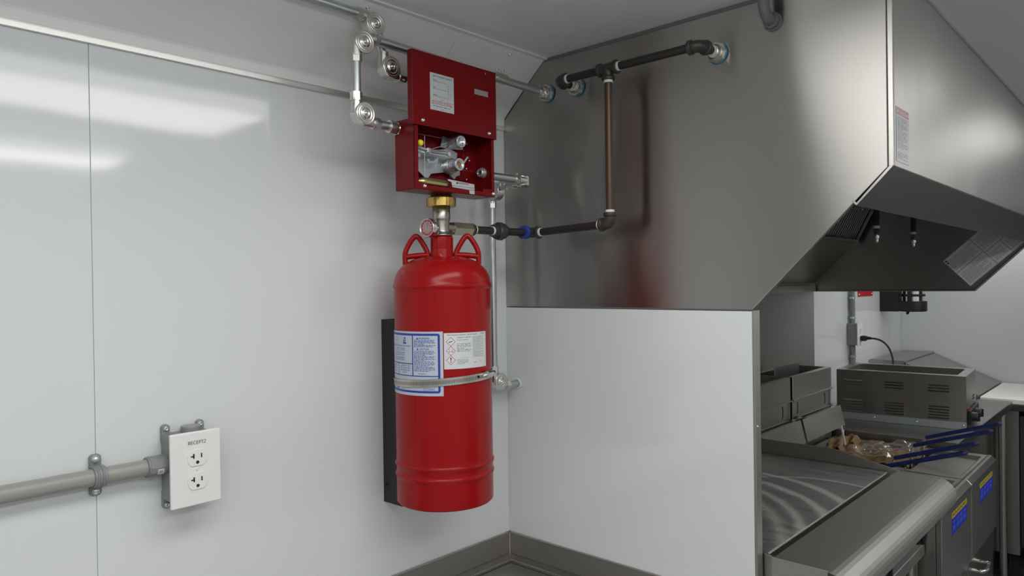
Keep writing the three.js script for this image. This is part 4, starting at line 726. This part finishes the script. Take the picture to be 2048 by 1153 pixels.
{
  const c = thing('worktop', 'steel counter beyond the fryers, food warmer standing on it', 'counter');
  part('top', box(1.765, 0.945, 0.02, 2.985, 0.975, 0.678, 0.003), M.counter, c);
  part('edge_fold', [box(1.763, 0.94, 0.02, 1.768, 0.974, 0.679, 0.001), box(1.764, 0.94, 0.674, 2.985, 0.974, 0.679, 0.001)], M.steel, c);
  part('front', box(1.79, 0.12, 0.08, 2.96, 0.944, 0.60, 0.003), M.hoodInner, c);
  for (const x of [1.80, 2.95]) part('leg', rod(V(x, 0, 0.64), V(x, 0.945, 0.64), 0.018, 16), M.steel, c);
  base(c);
}
{
  const w = thing('food_warmer', 'long stainless countertop food warmer with louvred side', 'food warmer');
  const Lz = 0.50, Wx = 0.32, h0 = 0.012, h1 = 0.216;   // built at the origin, front at z = 0 and side at x = 0
  part('shell', [box(0, h0, -Lz, 0.0025, h1, 0, 0.0008), box(Wx - 0.0025, h0, -Lz, Wx, h1, 0, 0.0008), box(0, h0, -0.0025, Wx, h1, 0, 0.0008), box(0, h0, -Lz, Wx, h1, -Lz + 0.0025, 0.0008), box(0.002, h0, -Lz + 0.002, Wx - 0.002, h0 + 0.003, -0.002, 0)], M.steel, w);
  part('top_frame', [platXZ(rect(0, -Lz, Wx, 0), h1, h1 + 0.004, [rrect(0.034, -Lz + 0.035, Wx - 0.034, -0.035, 0.015)], 0.001)], M.steelBright, w);
  part('well', [box(0.03, 0.04, -Lz + 0.03, Wx - 0.03, 0.043, -0.03, 0), box(0.030, 0.04, -Lz + 0.03, 0.033, h1, -0.03, 0), box(Wx - 0.033, 0.04, -Lz + 0.03, Wx - 0.03, h1, -0.03, 0), box(0.03, 0.04, -Lz + 0.03, Wx - 0.03, h1, -Lz + 0.033, 0), box(0.03, 0.04, -0.033, Wx - 0.03, h1, -0.03, 0)], M.steelDark, w);
  for (const zc of [-0.432, -0.267, -0.098]) for (const [yb, n] of [[0.152, 3], [0.040, 5]]) for (let k = 0; k < n; k++) {
    const y = yb + k * 0.0118; part('louver', platXY([[0.0002, 0.0032], [-0.0048, -0.0022], [-0.0044, -0.003], [0.0002, -0.0008]], zc - 0.039, zc + 0.039, [], 0.0003).translate(0, y, 0), M.steelBright, w);
  }
  const st = part('base_strip', box(-0.0045, 0.0, -Lz, -0.0002, 0.031, 0, 0.0008), M.zincPlate, w, 'grey bolted strip along the base');
  for (const z of [-0.488, -0.345, -0.18, -0.012]) part('bolt', screwHead(V(-0.0048, 0.018, z), NX, 0.0052), M.chrome, st);
  part('foot', [rod(V(0.03, 0, -0.04), V(0.03, h0, -0.04), 0.012), rod(V(Wx - 0.03, 0, -0.04), V(Wx - 0.03, h0, -0.04), 0.012), rod(V(0.03, 0, -Lz + 0.04), V(0.03, h0, -Lz + 0.04), 0.012), rod(V(Wx - 0.03, 0, -Lz + 0.04), V(Wx - 0.03, h0, -Lz + 0.04), 0.012)], M.black, w);
  const cp = part('control_panel', box(0.03, 0.016, 0.0002, Wx - 0.02, 0.075, 0.012, 0.003), M.blackGloss, w);
  for (const x of [0.075, 0.20]) part('knob', [turned([[0.0001, 0.022], [0.016, 0.022], [0.019, 0.018], [0.021, 0]], V(x, 0.045, 0.012), PZ, 22), box(x - 0.004, 0.028, 0.03, x + 0.004, 0.062, 0.04, 0.002)], M.black, cp);
  part('pilot_light', turned([[0.0001, 0.006], [0.004, 0.005], [0.006, 0]], V(0.045, 0.083, 0.0005), PZ, 16), std({ color: rgb(0.4, 0.02, 0.02), roughness: 0.3 }), w);
  for (const y of [0.100, 0.112]) part('vent_slot', box(0.20, y, 0.0002, 0.26, y + 0.005, 0.0012, 0), M.slot, w);
  w.position.set(2.052, 0.9755, 0.653); w.rotation.y = 0.07;
}
{
  const p = thing('prep_table', 'stainless sandwich prep table with hinged lid and white board', 'prep table');
  const x0 = 3.0, x1 = 3.655;
  part('cabinet', box(x0 + 0.004, 0.20, 0.06, x1, 0.925, 0.70, 0.003), M.steelDark, p);
  part('side_panel', box(x0, 0.20, 0.06, x0 + 0.004, 0.926, 0.702, 0.001), M.steelDark, p);
  part('door', box(x0 + 0.02, 0.24, 0.702, x1 - 0.01, 0.90, 0.735, 0.004), M.rail, p);
  for (const [x, z] of [[x0 + 0.06, 0.12], [x1 - 0.06, 0.12], [x0 + 0.06, 0.65], [x1 - 0.06, 0.65]]) part('caster', [rod(V(x, 0.06, z), V(x, 0.2, z), 0.014, 12), rod(V(x - 0.015, 0.06, z), V(x + 0.015, 0.06, z), 0.06, 20)], M.black, p);
  part('top_deck', box(x0 - 0.01, 0.926, 0.04, x1, 0.958, 0.79, 0.003), M.rail, p);
  part('lid_back', platZY([[0.003, 0.96], [0.003, 1.142], [0.012, 1.147], [0.186, 1.147], [0.186, 1.12], [0.03, 1.12], [0.03, 0.96]], x0, x1, [], 0.0012), M.steel, p);
  part('lid_front', platZY([[0.188, 1.118], [0.188, 1.138], [0.53, 0.990], [0.53, 0.975]], x0, x1, [], 0.001), M.steel, p);
  part('lid_end', [platZY([[0.012, 0.958], [0.012, 1.12], [0.186, 1.12], [0.186, 1.112], [0.525, 0.976], [0.525, 0.958]], x0 + 0.001, x0 + 0.005)], M.steelDark, p);
  part('hinge_gap', box(x0, 1.117, 0.184, x1, 1.139, 0.189, 0), M.slot, p);
  base(p);
  const b = thing('cutting_board', 'long white cutting board along the front of the prep table', 'cutting board');
  part('board', box(2.996, 0.9585, 0.537, 3.652, 0.9845, 0.80, 0.004), M.board, b); base(b);
  const k = thing('refrigerator', 'tall black refrigerator in shadow beyond the prep table', 'refrigerator');
  part('body', box(3.08, 0.10, 0.87, 3.66, 1.92, 1.60, 0.006), M.black, k); part('door', box(3.045, 0.14, 0.875, 3.079, 1.90, 1.595, 0.004), M.blackGloss, k);
  part('handle', rod(V(3.03, 0.9, 1.53), V(3.03, 1.4, 1.53), 0.01, 12), M.steel, k); for (const z of [0.95, 1.5]) part('caster', rod(V(3.2, 0.05, z), V(3.24, 0.05, z), 0.05, 18), M.black, k);
  base(k);
  const o = thing('counter_cabinet', 'dark steel cabinets across the aisle out of frame', 'cabinet');
  part('body', box(0.2, 0.08, 1.95, 2.7, 0.88, 2.495, 0.004), M.rail, o); part('top', box(0.18, 0.88, 1.92, 2.72, 0.91, 2.495, 0.004), M.steelDark, o);
  for (let i = 0; i < 4; i++) part('door', box(0.22 + i * 0.62, 0.12, 1.935, 0.81 + i * 0.62, 0.86, 1.952, 0.003), M.steelDark, o);
  base(o);
}
// ---------------------------------------------------------------- far wall fittings
{
  const c = thing('wall_conduit', 'grey upright conduit on far wall beside the red sign', 'conduit');
  part('tube', rod(V(2.675, 1.13, 0.018), V(2.675, CEIL - 0.002, 0.018), 0.0145, 24), M.pvcBox, c);
  for (const y of [1.50, 1.395, 1.19]) part('strap', [rod(V(2.675, y - 0.005, 0.018), V(2.675, y + 0.005, 0.018), 0.0165, 20), box(2.648, y - 0.006, 0.0005, 2.702, y + 0.006, 0.004, 0.001)], M.zinc, c);
  base(c);
  const o = thing('outlet_box', 'grey outlet box on the upright conduit with black plug in it', 'outlet');
  part('housing', box(2.638, 1.252, 0.0005, 2.712, 1.366, 0.052, 0.003), M.pvcBox, o);
  part('cover_plate', platXY(rrect(2.634, 1.2475, 2.716, 1.370, 0.003), 0.052, 0.058, [], 0.002), M.plateWhite, o);
  for (const cy of [1.329, 1.289]) recept(o, 2.675, cy, 0.0575, M.plateWhite);
  base(o);
  const k = thing('power_cord', 'black plug and cord curving down behind the food warmer', 'cord');
  part('plug', [box(2.659, 1.274, 0.0605, 2.691, 1.302, 0.088, 0.006), rod(V(2.675, 1.290, 0.088), V(2.675, 1.289, 0.112), 0.009, 16, 0.0065)], M.black, k);
  part('cable', tube([V(2.675, 1.289, 0.11), V(2.675, 1.287, 0.135), V(2.673, 1.276, 0.165), V(2.668, 1.25, 0.193), V(2.66, 1.215, 0.211), V(2.65, 1.175, 0.221), V(2.64, 1.10, 0.222), V(2.62, 1.02, 0.22), V(2.6, 0.982, 0.22)], 0.0048, 60, 10), M.black, k);
  base(k);
  const s = thing('red_sign', 'small red sign on far wall partly hidden by the hood', 'sign');
  const sm = printed(256, 256, (x, w, h) => { x.fillStyle = '#b81420'; x.fillRect(0, 0, w, h); textAt(x, 'FIRE', 128, 60, 64, '#efe6e6', 'center', 'sans-serif', 'bold'); smallPrint(x, 120, 176, 90, 30, 2, '#d98a8f', 0.45); });
  sticker('plate', V(2.825, 1.5035, 0.0006), V(0.255, 0, 0), V(0, 0.22, 0), 0.003, sm, s); for (const [x, y] of [[2.838, 1.515], [3.066, 1.515], [2.84, 1.56]]) part('screw', screwHead(V(x, y, 0.0038), PZ, 0.005), M.chrome, s); base(s);
}
{
  const e = thing('fire_extinguisher', 'steel extinguisher in a black bracket near the far corner', 'extinguisher');
  const x = 3.28, z = 0.165, y0 = 1.44;
  part('cylinder', turned([[0.0001, y0], [0.052, y0 + 0.002], [0.055, y0 + 0.01], [0.055, y0 + 0.34], [0.045, y0 + 0.375], [0.018, y0 + 0.39], [0.018, y0 + 0.41], [0.0001, y0 + 0.41]], V(x, 0, z), Y, 36), M.chrome, e);
  part('valve', [box(x - 0.015, y0 + 0.41, z - 0.02, x + 0.015, y0 + 0.45, z + 0.06, 0.005)], M.black, e);
  base(e);
  const b = thing('extinguisher_bracket', 'black wall bracket and cup holding the steel extinguisher', 'bracket');
  part('back_plate', box(x - 0.06, 1.408, 0.0006, x + 0.03, 1.80, 0.100, 0.004), M.black, b);
  part('cup', [turned([[0.0001, 1.408], [0.066, 1.408], [0.070, 1.414], [0.070, 1.466], [0.066, 1.468], [0.0625, 1.466], [0.0625, 1.439], [0.0001, 1.439]], V(x, 0, z), Y, 36), box(x - 0.055, 1.41, 0.09, x + 0.03, 1.466, 0.14, 0.003)], M.black, b);
  part('strap', turned([[0.0565, 1.495], [0.0615, 1.495], [0.0615, 1.509], [0.0565, 1.509], [0.0565, 1.495]], V(x, 0, z), Y, 36), M.black, b);
  part('strap', turned([[0.0565, 1.70], [0.0615, 1.70], [0.0615, 1.714], [0.0565, 1.714], [0.0565, 1.70]], V(x, 0, z), Y, 36), M.black, b);
  part('upright', box(x - 0.071, 1.46, z - 0.016, x - 0.0615, 1.72, z + 0.004, 0.003), M.black, b);
  part('latch', rod(V(x - 0.05, 1.398, z - 0.02), V(x - 0.03, 1.41, z - 0.02), 0.008, 12), M.black, b);
  base(b);
}

renderer.render(scene, camera);
